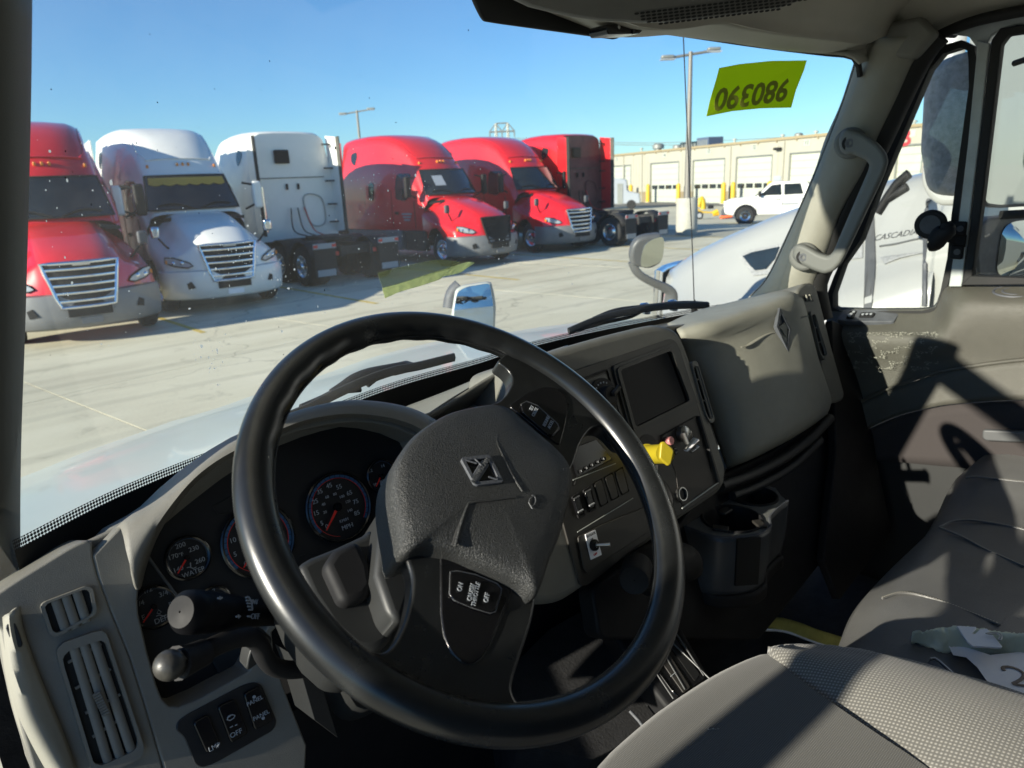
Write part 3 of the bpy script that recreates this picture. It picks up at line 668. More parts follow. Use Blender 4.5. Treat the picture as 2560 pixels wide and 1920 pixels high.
for a, b in segs:
    fb(a, b, zB-.3, zB+1.15, -.3, .04, 'wall_base', 'wall_base'); fb(a, b, zB+1.15, H, -.3, 0, 'wall', 'wall_cream')
    k = int((b-a)/.6)
    for i in range(1, min(k, 40)): fb(a+(b-a)*i/k-.02, a+(b-a)*i/k+.02, zB+1.2, H-.3, 0, .03, 'wall_rib', 'wall_cream') if k < 12 else None
for k, (a, b, z) in enumerate(doors):
    fb(a, b, dh, H, -.3, 0, 'wall', 'wall_cream')
    dr = fb(a, b, zB, dh, -.25, -.14, 'roll_up_door', 'door_white')
    zw = zB+1.42; n = 4
    for i in range(n):
        q = (b-a)/n; fb(a+q*i+.12, a+q*(i+1)-.12, zw, zw+.42, -.15, -.12, 'pane', 'carglass', dr)
    for i in range(1, 7): fb(a, b, zB+(dh-zB)*i/7-.015, zB+(dh-zB)*i/7+.015, -.15, -.125, 'door_joint', 'metal_grey', dr) if i not in (2, 3) else None
    fb(a-.08, a, zB, dh+.08, 0, .05, 'door_frame', 'metal_grey'); fb(b, b+.08, zB, dh+.08, 0, .05, 'door_frame', 'metal_grey'); fb(a, b, dh, dh+.10, .0, .05, 'door_frame', 'metal_grey')
    pn = fb((a+b)/2-.35, (a+b)/2+.35, dh+.55, dh+1.05, 0, .04, 'number_plate', 'door_white')
    if k < 6: text(('15', '14', '13', '12', '11', '10')[k], PA*np.array([1, 1, 0])+dB3*(a+b)/2+nB3*.05+UP*(dh+.8), dB3, UP, .36, 'mirror_shell', pn, 'lettering', bold=.01)
L0, L1 = U[0], UE+40
fb(L0, L1, H, H+.22, -.4, .16, 'gutter', 'gutter'); fb(L0, L1, zB, H-.2, -24, -.5, 'inner_block', 'wall_cream'); fb(L0, L1, H-.2, H+.05, -24, -.3, 'roof', 'metal_grey')
pB = FAC.off(.06).at((2263, 346)); text('B', pB, dB3, UP, 1.15*1.0, 'letter_red', bl, 'letter', bold=.05)
for i in range(0, 46): 
    u = L0+14+i*2.4
    if u < L1: fb(u-.05, u+.05, H-.16, H, .0, .12, 'soffit_bracket', 'gutter')
def roofthing(px, y1, wpx, hpx, name, label, mat, d=-5, cat='roof unit', grp=None):
    pl = FAC.off(d); a, b = pl.at((px-wpx/2, y1)), pl.at((px+wpx/2, y1)); z1 = a[2]; z0 = H
    wd = np.linalg.norm((b-a)[:2]); c = (a+b)/2
    t = thing(name, label, cat, (c[0], c[1], z0), grp); hgt = max(z1-z0, .4)
    if name == 'roof_fan':
        lathe((c[0], c[1], z0), (0, 0, 1), [(wd*.3, 0), (wd*.3, hgt*.5), (wd*.5, hgt*.55), (wd*.5, hgt*.9), (wd*.3, hgt), (.001, hgt)], 'cowl', mat, t, 16)
        box((c[0], c[1], z0+.1), (wd, wd, .2), 'curb', 'metal_grey', t, ax=(dB3, nB3, UP))
    else:
        box((c[0], c[1], z0+hgt*.55), (wd, 2.0, hgt*.9), 'casing', mat, t, .05, ax=(dB3, nB3, UP))
        box((c[0], c[1], z0+hgt*.06), (wd*.95, 1.9, hgt*.12), 'curb', 'metal_grey', t, ax=(dB3, nB3, UP))
        for k in range(5): 
            q = c+nB3*1.01+dB3*wd*(-.36+.18*k); box((q[0], q[1], z0+hgt*.5), (wd*.1, .02, hgt*.6), 'louvre', 'metal_grey', t, ax=(dB3, nB3, UP))
    return t
roofthing(1646, 360, 16, 15, 'roof_fan', 'round grey roof fan nearest the red truck, beside thin masts', 'metal_grey', grp='roof fans on the workshop')
roofthing(1694, 363, 14, 12, 'roof_fan', 'smaller grey roof fan just left of the tall light pole', 'metal_grey', grp='roof fans on the workshop')
roofthing(1775, 345, 30, 25, 'roof_unit', 'dark blue box on the workshop roof right of the light pole', 'unit_blue')
roofthing(1740, 357, 44, 12, 'roof_duct', 'low dark duct leading to the blue roof box', 'carglass', cat='roof duct')
roofthing(1997, 333, 15, 12, 'roof_fan', 'square topped grey roof fan next to the sloping cab pillar', 'metal_grey', grp='roof fans on the workshop')
for k, (x, y, tx) in enumerate(((1604, 372, 'left of the two masts'), (1837, 349, 'right of the blue roof box'), (1957, 341, 'between the blue box and the square fan'), (2040, 337, 'beside the cab pillar'), (2286, 306, 'above the red letter'))):
    pl = FAC.off(-1); a = pl.at((x, y)); t = thing('roof_vent', 'tiny white vent pipe on the gutter line, %s' % tx, 'vent pipe', (a[0], a[1], H), 'vent pipes along the workshop roof edge')
    hh = max(a[2]-H, .45); tube([(a[0], a[1], H), (a[0], a[1], H+hh)], .1, 'pipe', 'door_white', t); lathe((a[0], a[1], H+hh), (0, 0, 1), [(.2, -.05), (.2, .05), (.001, .15)], 'cap', 'door_white', t, 10)
for k, x in enumerate((1636, 1640)):
    a = FAC.off(-6).at((x, 357)); t = thing('roof_mast', 'thin antenna mast, %s of the pair beside the roof fan' % ('left' if k == 0 else 'right'), 'mast', (a[0], a[1], H), 'antenna masts on the roof'); tube([(a[0], a[1], H), a], .05, 'rod', 'metal_grey', t, sides=6); box((a[0], a[1], H+.05), (.3, .3, .1), 'foot', 'metal_grey', t)
lampw = FAC.off(.3).at((1943, 372)); t = thing('wall_lamp', 'small black flood lamp fixed high on the cream wall', 'lamp', tuple(lampw)); box(lampw, (.7, .35, .22), 'housing', 'black', t, .04, ax=(dB3, nB3, UP)); tube([lampw-nB3*.35, lampw], .06, 'arm', 'black', t)
sg = FAC.off(.06).at((1943, 453)); t = thing('wall_sign', 'small pale blue notice on the cream wall behind the pickup', 'sign', tuple(sg)); box(sg, (.9, .05, .9), 'panel', 'lamp_glass', t, ax=(dB3, nB3, UP)); box(sg+nB3*.035, (.7, .02, .3), 'print', 'white_print', t, ax=(dB3, nB3, UP))
# bollards
bk = [(1577, 'behind the box van'), (1620, 'left of the second roll up door'), (1696, 'right of the second roll up door'), (1722, 'just right of the light pole'), (1809, 'right of the third roll up door'), (1833, 'left of the fourth roll up door'), (1924, 'above the pickup cab'), (1964, 'above the white service body')]
for px, tx in bk:
    pl = FAC.off(1.1); c = pl.at((px, 470)); t = thing('bollard', 'yellow steel bollard %s' % tx, 'bollard', (c[0], c[1], zB), 'yellow bollards guarding the workshop doors')
    lathe((c[0], c[1], zB), (0, 0, 1), [(.22, 0), (.22, 1.75), (.2, 1.9), (.12, 2.0), (.001, 2.03)], 'post', 'yellow_paint', t, 14)
    lathe((c[0], c[1], zB), (0, 0, 1), [(.34, 0), (.34, .06), (.22, .07)], 'footing', 'pole_concrete', t, 14)
# ------------------------------------------------------------------ light poles, pylon, wires
def gpt(px, py): return ground_at((px, py))
b0 = gpt(1716, 586); d0 = np.dot(b0-CAM, _f)
def lightpole(px_base, px_top, base, label, bh, r=.11, head=1., rot=0.):
    t = thing('light_pole', label, 'light pole', tuple(base)); bx, by, bz = base
    top = YP(by).at(px_top)[2]
    lathe((bx, by, bz), (0, 0, 1), [(.42, 0), (.42, bh-.05), (.38, bh), (.001, bh)], 'concrete_base', 'pole_concrete', t, 20)
    tube([(bx, by, bz+bh), (bx, by, top)], [r*1.25, r*.75], 'pole', 'pole_metal', t)
    ax = np.array([math.cos(rot), math.sin(rot), .12])
    tube([np.array((bx, by, top-.1))-ax*1.15*head, np.array((bx, by, top-.1))+ax*1.15*head], .05, 'cross_arm', 'pole_metal', t)
    for s in (-1, 1):
        c = np.array((bx, by, top-.05))+ax*1.1*head*s; h = box(c, (.6*head, .32*head, .12), 'lamp_head', 'metal_grey', t, .04, rz=rot); box(c-np.array([0, 0, .09]), (.55, .3, .03), 'lens', 'lamp_glass', h, rz=rot)
    return t
lp = lightpole(None, (1714, 127), b0, 'tall grey light pole on a concrete pedestal left of the pickup', gz(0)+YP(b0[1]).at((1716, 495))[2]-b0[2], .10, .8, R(-40))
def far_pt(px, py, dist): d = ray((px, py)); d = d/math.hypot(d[0], d[1]); return CAM+d*dist
q = far_pt(892, 276, 60); lightpole(None, (892, 276), (q[0], q[1], 0), 'distant light pole rising behind the red truck roof', .8, .11, 1.0, R(-42))
pt = thing('power_pylon', 'lattice power line tower far off above the red trucks', 'pylon', tuple(far_pt(1255, 460, 420)*np.array([1, 1, 0])))
pc = far_pt(1255, 330, 420); side = np.array([math.cos(R(-42)), math.sin(R(-42)), 0]); z_t = far_pt(1255, 308, 420)[2]; z_a = far_pt(1255, 329, 420)[2]
k = 420/1775*1.0
def pp(dx, z): return np.array([pc[0], pc[1], 0])+side*dx*k+UP*z
for dx in (-14, 14): 
    for e in (-3, 3): tube([pp(dx+e*1.8, 0), pp(dx+e*.3, z_t)], .42, 'leg', 'metal_grey', pt, sides=5)
tube([pp(-14, z_t), pp(14, z_t)], .4, 'top_beam', 'metal_grey', pt, sides=5); tube([pp(-30, z_a), pp(30, z_a)], .5, 'cross_arm', 'metal_grey', pt, sides=5)
for a, b in ((-14, -30), (14, 30), (-14, 0), (14, 0)): tube([pp(a, z_t), pp(b, z_a)], .32, 'brace', 'metal_grey', pt, sides=5)
for dx in (-29, 0, 29): tube([pp(dx, z_a), pp(dx, z_a-3)], .4, 'insulator', 'metal_grey', pt, sides=5)
for k2, (xa, ya, xb, yb) in enumerate(((1285, 345, 2100, 335), (1285, 348, 2100, 345))):
    a, b = far_pt(xa, ya, 420), far_pt(xb, yb, 330); m = (a+b)/2-UP*3.0
    o = tube([a, m, b], .14, 'power_line', 'metal_grey', n=24, sides=4); tag(o, 'faint power line crossing the sky above the workshop, %s strand' % ('upper' if k2 == 0 else 'lower'), 'power line', 'power lines')
# ------------------------------------------------------------------ pickup with service body
def pickup():
    c = gpt(1830, 557); T = thing('pickup_truck', 'white crew cab pickup with enclosed white service body by the workshop', 'pickup truck')
    # local: nose at x=0 towards -X, length +X, near side y=0 plane at y=-1 (towards viewer), heights real
    L = [(0.03, .62), (.0, .95), (.06, 1.12), (.25, 1.2), (1.25, 1.27), (1.42, 1.3), (3.75, 1.32), (3.8, 1.3), (3.8, .45), (.5, .45), (.1, .5)]
    def ext(P, y0, y1, name, mat, bev=.05, par=T): return prism([(x, y0, z) for x, z in P], (0, -1, 0), y1-y0, name, mat, par, bev)
    ext(L, -1.0, 1.0, 'body', 'white_coat', .06)
    ext([(1.42, 1.25), (2.05, 1.86), (2.25, 1.93), (3.55, 1.93), (3.78, 1.8), (3.8, 1.25)], -.88, .88, 'cab', 'white_coat', .07)
    ext([(3.86, .62), (3.86, 2.05), (4.0, 2.12), (6.5, 2.12), (6.55, 2.0), (6.55, .62)], -1.02, 1.02, 'service_body', 'white_coat', .05)
    ext([(1.62, 1.33), (2.12, 1.80), (2.55, 1.84), (2.6, 1.33)], -.90, -.86, 'front_window', 'carglass', .02); ext([(2.7, 1.33), (2.68, 1.84), (3.4, 1.84), (3.55, 1.35)], -.90, -.86, 'rear_window', 'carglass', .02)
    ext([(1.40, 1.30), (2.06, 1.88), (2.08, 1.84), (1.50, 1.30)], -.8, .8, 'windshield', 'carglass', .01)
    ext([(-.03, .62), (-.03, 1.12), (.03, 1.15), (.03, .62)], -.72, .72, 'grille', 'black', .02); ext([(-.12, .45), (-.12, .72), (.2, .74), (.2, .45)], -.98, .98, 'bumper', 'mirror_shell', .04)
    box((.06, -.86, 1.02), (.16, .22, .24), 'headlight', 'lamp_glass', T, .03)
    for x in (1.0, 4.75):
        w = lathe((x, -.86, .42), (0, -1, 0), [(.24, -.1), (.40, -.12), (.42, -.06), (.42, .14), (.39, .2), (.24, .2)], 'wheel', 'tyre', T, 24); lathe((x, -.86, .42), (0, -1, 0), [(.25, .19), (.22, .16), (.08, .12), (.001, .18)], 'rim', 'chrome', w, 18)
        lathe((x, .80, .42), (0, 1, 0), [(.24, -.1), (.40, -.12), (.42, .14), (.39, .2), (.001, .2)], 'wheel', 'tyre', T, 24)
        tube([(x+.5*math.cos(a), -1.01, .42+.5*math.sin(a)) for a in np.linspace(0, math.pi, 12)], .05, 'wheel_arch', 'black', T, sides=6); disc((x, -1.005, .44), (0, -1, 0), .48, .25, 'wheel_well', 'black', T)
    for x in (2.63, 3.72, 1.5): box((x, -1.003, .9), (.02, .015, .8), 'door_seam', 'blackrub', T)
    for x in (2.45, 3.55): box((x, -1.02, 1.15), (.2, .04, .05), 'door_handle', 'chrome', T)
    box((1.62, -1.12, 1.42), (.12, .22, .26), 'mirror', 'black', T, .03)
    box((3.0, -1.02, .93), (.7, .01, .12), 'door_lettering', 'grey_print', T)
    return T, c
T, c = pickup(); az = math.atan2(-.18, 1.0)
T.location = (c[0]-.75, c[1]+.0, gz(c[0])); T.rotation_euler = (0, 0, R(-62)); T.scale = (1.05,)*3
# ------------------------------------------------------------------ yellow line striper, box van
c = gpt(1745, 548); T = thing('line_marking_machine', 'small yellow line marking machine on white wheels left of the pickup', 'machine')
tube([(0, 0, .75), (.15, 0, 1.25), (.28, 0, 1.0), (.3, 0, .6)], .17, 'hopper', 'yellow_paint', T, n=12, sides=10)
tube([(-.45, 0, 1.15), (-.2, 0, .8), (.2, 0, .45), (.9, 0, .38)], .05, 'frame', 'yellow_paint', T, n=12, sides=6); tube([(-.45, -.25, 1.2), (-.45, .25, 1.2)], .03, 'handlebar', 'redlens', T)
for y in (-.28, .28): lathe((.05, y, .24), (0, -1, 0), [(.001, .06), (.13, .06), (.15, .03)], 'wheel_hub', 'white_print', T, 14); lathe((.05, y, .24), (0, -1, 0), [(.14, -.05), (.24, -.05), (.24, .05), (.14, .05)], 'wheel', 'tyre', T, 16)
box((.75, 0, .72), (.35, .3, .22), 'engine', 'black', T, .04); tube([(1.2, 0, .45), (.9, 0, .3), (1.25, .05, .3)], .14, 'pump', 'yellow_paint', T, n=8)
prism([(1.3, -.2, .12), (1.5, -.25, .45), (2.1, -.3, .1), (1.4, -.3, .03)], (0, -1, .3), .3, 'apron', 'orange_paint', T, .02)
T.location = (c[0], c[1], gz(c[0])); T.rotation_euler = (0, 0, R(-50)); T.scale = (1.0,)*3
c = gpt(1545, 523); T = thing('box_van', 'grey step van parked behind the red truck facing away', 'van')
prism([(0, -1.1, .5), (0, -1.1, 2.75), (2.2, -1.1, 2.75), (2.75, -1.1, 2.6), (2.9, -1.1, 1.6), (3.9, -1.1, 1.35), (4.0, -1.1, .5)], (0, -1, 0), 2.2, 'body', 'lamp_glass', T, .08)
prism([(.7, -1.12, 1.55), (.7, -1.12, 2.2), (1.6, -1.12, 2.2), (1.6, -1.12, 1.55)], (0, -1, 0), .03, 'side_window', 'carglass', T); box((2.2, -1.12, 1.4), (.5, .03, 1.8), 'sliding_door', 'metal_grey', T)
for x in (3.2, -1.2): lathe((x, -.95, .42), (0, -1, 0), [(.2, -.1), (.42, -.1), (.42, .18), (.001, .18)], 'wheel', 'tyre', T, 18)
box((-1.2, 0, 1.6), (2.4, 2.2, 2.3), 'cargo_box', 'lamp_glass', T, .06); box((2.85, -1.2, 1.9), (.1, .15, .4), 'mirror', 'black', T)
T.location = (c[0]-1.2, c[1]+1.5, gz(c[0])); T.rotation_euler = (0, 0, R(-55)); T.scale = (1.0,)*3

# painted bay lines between the parked trucks, and downspouts on the workshop
for x in (-2.4, .9, 4.3, 7.9, 12.0, 16.3, 19.9, 24.0):
    V = [(x-.05, 12.9, .006), (x+.05, 12.9, .006), (x+.05, 24, .006), (x-.05, 24, .006)]; mk('bay_line', V, [(0, 1, 2, 3)], 'bay_yellow' if 'bay_yellow' in MT else M('bay_yellow', (.55, .40, .08), .8, var=.35, vscale=6), GR, smooth=0)
for px in (1560, 1606, 1714, 1826, 1958, 2100):
    u = fu((px, 430)); fb(u-.07, u+.07, zB, H-.1, 0, .12, 'downspout', 'wall_cream')
# ================================================================== OUR CAB
cabT = thing('truck_cab', 'cab interior shell of the truck we sit in, with windshield, pillars and headliner', 'truck cab', (.95, .4, 0))
# ---- windshield: curved glass between base curve and header curve
WB = on(YP(.98), P0('-60,1392 45,1345'))[:0]
def wsy(x): return 1.12-.26*((x-.95)/.92)**2          # base curve in plan
ZB = 1.945
def base_pt(x): return np.array([x, wsy(x), ZB])
def top_pt(x): return np.array([.95+(x-.95)*.965, wsy(x)-.13-.09, 2.72])
def wsp(x, v): a, b = base_pt(x), top_pt(x); m = a+(b-a)*v; m = m+np.array([0, .035*math.sin(v*math.pi), 0]); return m
GX = np.linspace(.03, 1.90, 40)
glass = grid([[wsp(x, v) for x in GX] for v in np.linspace(0, 1, 14)], 'windshield', 'glass', cabT, smooth=80)
def on_glass(p, o=0.):
    """point of the windshield seen at p, moved o towards us"""
    d = ray(p); lo, hi = .2, 4.
    def g(t):
        q = CAM+d*t; v = (q[2]-ZB)/(2.72-ZB); vv = min(max(v, -1), 2)
        x = .95+(q[0]-.95)/(1-.035*vv); y = wsp(x, vv)[1] if 0 <= vv <= 1 else (base_pt(x)+(top_pt(x)-base_pt(x))*vv)[1]
        return q[1]-y
    for _ in range(50):
        m = (lo+hi)/2
        if g(m) > 0: hi = m
        else: lo = m
    return CAM+d*(lo-o)
# frit band: black ceramic edge with dots along its upper border (real strip on the glass, dots as print)
fr = P0('30,1352 45,1345 300,1218 579,1106 828,1012 1000,950 1204,893 1300,862 1481,819 1723,773 1830,757 1900,748 1960,735')
def frit():
    m = bpy.data.materials.new('frit'); m.use_nodes = True; MT['frit'] = m; t = m.node_tree; b = t.nodes['Principled BSDF']
    b.inputs['Base Color'].default_value = (.004, .004, .004, 1); b.inputs['Roughness'].default_value = .6
    out = t.nodes['Material Output']; tr = t.nodes.new('ShaderNodeBsdfTransparent'); mi = t.nodes.new('ShaderNodeMixShader')
    uv = t.nodes.new('ShaderNodeTexCoord'); mp = t.nodes.new('ShaderNodeMapping'); mp.inputs['Scale'].default_value = (1, 1, 1)
    t.links.new(uv.outputs['UV'], mp.inputs[0])
    v = t.nodes.new('ShaderNodeTexVoronoi'); v.inputs['Scale'].default_value = 1.; v.inputs['Randomness'].default_value = .0; v.voronoi_dimensions = '2D'
    t.links.new(mp.outputs[0], v.inputs['Vector'])
    l = t.nodes.new('ShaderNodeMath'); l.operation = 'LESS_THAN'; l.inputs[1].default_value = .45; t.links.new(v.outputs['Distance'], l.inputs[0])
    t.links.new(l.outputs[0], mi.inputs[0]); t.links.new(tr.outputs[0], mi.inputs[1]); t.links.new(b.outputs[0], mi.inputs[2]); t.links.new(mi.outputs[0], out.inputs[0])
frit(); M('frit_black', (.003, .003, .003), .6)
fc = crv([np.array(on_glass(p, .004)) for p in fr], 80)
low = [np.array([p[0]-.0, p[1]+.03, ZB-.22]) for p in fc]
upv = [(a-b)/np.linalg.norm(a-b) for a, b in zip(fc, low)]
edge = [a-u_*.012 for a, u_ in zip(fc, upv)]
grid([edge, low], 'black_band', 'frit_black', glass, smooth=80)
fo = grid([fc, edge], 'dotted_edge', 'frit', glass, smooth=80)
uvl = fo.data.uv_layers.new(name='UVMap'); n = 80; L = np.linspace(0, 1, n)*1.95/.0042
for poly in fo.data.polygons:
    for li in poly.loop_indices:
        vi = fo.data.loops[li].vertex_index; uvl.data[li].uv = (L[vi % n], 0 if vi < n else 2.9)
# edge frit along the right pillar
fe = [on_glass(p, .003) for p in P0('2143,150 2107,260 2042,427 1991,545 1923,690 1879,739')]
fe2 = [on_glass((p[0]-5, p[1]), .003) for p in P0('2143,150 2107,260 2042,427 1991,545 1923,690 1879,739')]
fo2 = grid([crv(fe2, 40), crv(fe, 40)], 'dotted_edge', 'frit', glass, smooth=80)
uvl = fo2.data.uv_layers.new(name='UVMap')
for poly in fo2.data.polygons:
    for li in poly.loop_indices:
        vi = fo2.data.loops[li].vertex_index; uvl.data[li].uv = ((vi % 40)/40*150, 0 if vi < 40 else 1.5)
# number sticker, tape, bug spots on the glass
sp = P0('1798,170 1850,160 1930,152 2017,151 2010,175 1990,225 1978,269 1900,271 1830,278 1766,291 1775,250 1790,200')
st = thing('number_sticker', 'yellow green paper number sheet stuck to the windshield top, digits reversed', 'sticker')
M('sticker_film', (.72, .82, .04), .6)
b_ = MT['sticker_film'].node_tree; pb = b_.nodes['Principled BSDF']; tl_ = b_.nodes.new('ShaderNodeBsdfTranslucent'); tl_.inputs[0].default_value = (.80, .95, .03, 1); mx = b_.nodes.new('ShaderNodeMixShader'); mx.inputs[0].default_value = .7
b_.links.new(pb.outputs[0], mx.inputs[1]); b_.links.new(tl_.outputs[0], mx.inputs[2]); b_.links.new(mx.outputs[0], b_.nodes['Material Output'].inputs[0])
SP = [on_glass(p, .004) for p in sp]; nn = np.cross(SP[3]-SP[0], SP[6]-SP[0]); nn = nn/np.linalg.norm(nn); nn = nn if nn[1] < 0 else -nn
c_ = np.mean(SP, 0); mk('paper_sheet', SP+[c_], [(i, (i+1) % 12, 12) for i in range(12)], 'sticker_film', st, smooth=0, thick=.0006)
a_, e_ = on_glass((1800, 246), .007), on_glass((1965, 222), .007); xd = (e_-a_); tx = text('980390', (a_+e_)/2-nn*0, -xd, np.cross(nn, xd/np.linalg.norm(xd))*-1, .047, 'sticker_ink' if 'sticker_ink' in MT else M('sticker_ink', (.27, .31, .03), .8), st, 'digits', shear=.12, bold=.0016)
def tape(pts, name, mat, label, cat='tape', o=.004):
    P = [on_glass(p, o) for p in pts]; k = len(P)//2; a = crv(P[:k], 24); b = crv(P[k:][::-1], 24)
    rows = [a+(b-a)*t+np.array([0, -.0015, 0])*rng.uniform(0, 1, (24, 1)) for t in (0, .33, .66, 1)]
    ob = grid(rows, name, mat, thick=.0006, smooth=0); return tag(ob, label, cat)
tape(Z2('705,1300 850,1260 1000,1210 1150,1165 1290,1120 1345,1125 1250,1190 1200,1205 1110,1225 1100,1240 950,1290 830,1325 725,1370'), 'masking_tape', 'tape', 'pale yellow masking tape strip with a torn end stuck across the windshield')
M('film_old', (.4, .46, .2), .5); fm = MT['film_old'].node_tree; o1 = fm.nodes['Material Output']; tr = fm.nodes.new('ShaderNodeBsdfTransparent'); mi = fm.nodes.new('ShaderNodeMixShader'); mi.inputs[0].default_value = .35; fm.links.new(tr.outputs[0], mi.inputs[1]); fm.links.new(fm.nodes['Principled BSDF'].outputs[0], mi.inputs[2]); fm.links.new(mi.outputs[0], o1.inputs[0])
tape(Z2('675,1195 900,1140 1100,1105 1250,1120 1180,1165 1000,1215 850,1262 710,1300'), 'tape_residue', 'film_old', 'sheer yellow green glue residue on the windshield above the torn tape', 'tape residue')
for k, (nm, mt, N, lo, hi) in enumerate((('bug_specks', 'bug_white', 520, 560, 760), ('dirt_specks', 'black', 150, 60, 1000))):
    V, Fs = [], []
    for i in range(N):
        cx = rng.uniform(90, 1500) if k == 0 else rng.uniform(90, 2050); cyy = rng.uniform(330, 900) if k == 0 else rng.uniform(60, 900)
        if k == 0 and rng.rand() < .6: q0 = [(620, 640), (540, 900), (990, 600), (1060, 470), (560, 640), (700, 700), (1250, 640), (930, 470), (1040, 640)][rng.randint(9)]; cx, cyy = rng.normal(q0[0], 22), rng.normal(q0[1], 28)
        if cyy > 960-.33*cx*.5+140: continue
        s = (rng.gamma(1.2, .55)+.35)*(.8 if k else 1); c = on_glass((cx, cyy), .003); ang = rng.uniform(0, 6.28); el = rng.uniform(1, 4)
        m = 6; v = []
        for j in range(m):
            t = 2*math.pi*j/m; r = s*rng.uniform(.5, 1)/1775*1.1; v.append(c+np.array([math.cos(t)*r*(1+.5*math.cos(ang)*el*.4), 0, math.sin(t)*r*(1+abs(math.sin(ang))*el*.4)]))
        join(V, Fs, v, [tuple(range(m))])
    mk(nm, V, Fs, mt, glass, smooth=0, kind='stuff')
# ---- right A pillar and its handle
def rp(p, dx=0): return XP(1.80+dx).at(p)
inn = P0('2160,100 2143,150 2107,260 2067,351 2042,427 1991,545 1966,600 1923,690 1875,745 1840,790')
out_ = P0('2330,85 2281,145 2235,245 2187,344 2150,430 2095,530 2071,600 2050,655 2028,706 2015,760')
c0 = [CAM+(rp(p, 0)-CAM)*1.035+np.array([.006, -.004, 0]) for p in inn]; c1 = [rp(p, 0) for p in inn]; c2 = [rp(((a[0]*.5+b[0]*.5), (a[1]*.5+b[1]*.5)), -.012) for a, b in zip(inn, out_)]; c3 = [rp(p, .02) for p in out_]; c4 = [rp(p, .05)+np.array([.03, -.0, 0]) for p in out_]
loft([c0, c1, c2, c3, c4], 'right_pillar', 'trim_light', cabT, n=40, steps=5, thick=.006)
RPL = bpy.data.objects['right_pillar']
# header corner trim above pillar
prism(on(XP(1.79), P0('2125,138 2165,140 2281,148 2340,80 2300,40 2200,60 2120,95')), (-1, 0, 0), .04, 'pillar_top_trim', 'trim', cabT, .01)
def hp(p, dx): return XP(1.76+dx).at(p)
MT['handle_trim'] = M('handle_trim', (.115, .118, .108), .6)
G6 = Q(1600, 0, 960)
GO = G6('1150,870 1140,800 1165,750 1190,738 1290,772 1370,828 1412,880 1426,935 1400,1010 1300,1220 1215,1400 1155,1520 1112,1565 1060,1582 1000,1562 900,1515 872,1480 880,1425 905,1405 945,1412 1030,1462 1085,1478 1110,1450 1200,1240 1310,985 1320,950 1300,925 1230,893 1190,897')
ghT = prism(rnd([hp(p, -.02) for p in GO], .008), (-1, -.25, 0), .034, 'grab_handle', 'handle_trim', RPL, .013, 5)
for q in ((2124, 358), (2008, 643)):
    c = hp(q, -.018); fl = disc(hp(q, .012), (-1, -.25, 0), .036, .03, 'handle_foot', 'handle_trim', ghT, bevel=.008); disc(c, (-1, -.25, 0), .017, .004, 'screw_recess', 'black', ghT, bevel=.001); lathe(c, (-1, -.25, 0), [(.010, .0), (.010, .004), (.005, .004), (.005, .002), (.001, .002)], 'screw', 'mirror_shell', ghT, 14)
# black seal between pillar and door glass
sl0 = P0('2330,85 2281,150 2187,350 2095,530 2050,655 2028,706 2030,760 2060,900 2090,1000')
sl1 = P0('2425,70 2395,85 2340,130 2285,235 2220,370 2160,520 2092,690 2080,760 2090,830')
tube([XP(1.86).at(p) for p in P0('2350,90 2300,155 2205,355 2120,530 2068,655 2045,720 2060,800')], .035, 'door_seal', 'blackrub', cabT, n=30, sides=10, flat=(1, .6))
# ---- left A pillar (close to us, at the left edge)
lpx = [(74, -60), (72, 200), (66, 500), (58, 800), (48, 1100), (46, 1330), (50, 1500)]
def pyl(p):
    y = .85
    for _ in range(12): q = YP(y).at(p); y = .75+(2.56-q[2])*.38-.04
    return YP(y).at(p)
lc = [pyl(p) for p in lpx]
a = [q+np.array([-.16, .02, 0]) for q in lc]; b = [q+np.array([-.05, -.05, 0]) for q in lc]; c = [q+np.array([-.006, -.01, 0]) for q in lc]; d = [q+np.array([-.004, .035, 0]) for q in lc]
M('pillar_left', (.055, .056, .05), .6, bump=('leather', 500, .2, .0004))
loft([a, b, c, d], 'left_pillar', 'pillar_left', cabT, n=20, steps=6, thick=.01)
# ---- headliner: header trim, overhead console with perforated speaker grille, visor
HZ = 2.70
hd0 = P0('1240,-60 1300,20 1425,66 1606,76 1760,93 1941,120 2060,132 2125,139 2150,160')
hdc = [on_glass(p, .02) for p in hd0]
G6 = Q(1600, 0, 960)
up_ = P0('1240,-90 1400,-20 1500,20 1600,62')+G6('250,150 480,118 640,150 800,180 1000,205 1200,228 1310,238 1380,205 1530,170 1600,150')
h1 = crv([YP(.72).at(p) for p in up_], 30); hc_ = crv(hdc, 30)
loft([hc_, (hc_+h1)/2+np.array([0, 0, -.012]), h1], 'header_trim', 'header', cabT, n=40, steps=5, thick=.006)
sg_ = tube([on_glass(p, .006) for p in P0('1200,20 1400,60 1606,70 1900,112 2060,132 2120,138 2143,152 2150,190')], .007, 'glass_seal', 'blackrub', cabT, n=40, sides=6)
hb0 = [YP(.70).at((p[0], p[1]+5)) for p in up_]; hb1 = [np.array([p[0], .70, p[2]+.028]) for p in hb0]
hb2 = [np.array([x, .45, 2.70+.05*math.sin(min(max((x-.5)/1.4, 0), 1)*math.pi)]) for x in np.linspace(.25, 1.88, len(hb0))]; hb3 = [np.array([x, -.9, 2.76]) for x in np.linspace(-.05, 1.95, len(hb0))]
loft([hb0, hb1, hb2, hb3], 'headliner', 'header', cabT, n=50, steps=8, thick=.006, smooth=80)
ra_ = [XP(1.93).at(p) for p in P0('2270,165 2300,118 2340,88 2390,62 2450,42 2530,22 2640,0 2900,-50')]; rb_ = [XP(1.87).at(p) for p in P0('2230,130 2262,92 2310,60 2360,32 2430,8 2520,-12 2640,-40 2900,-90')]
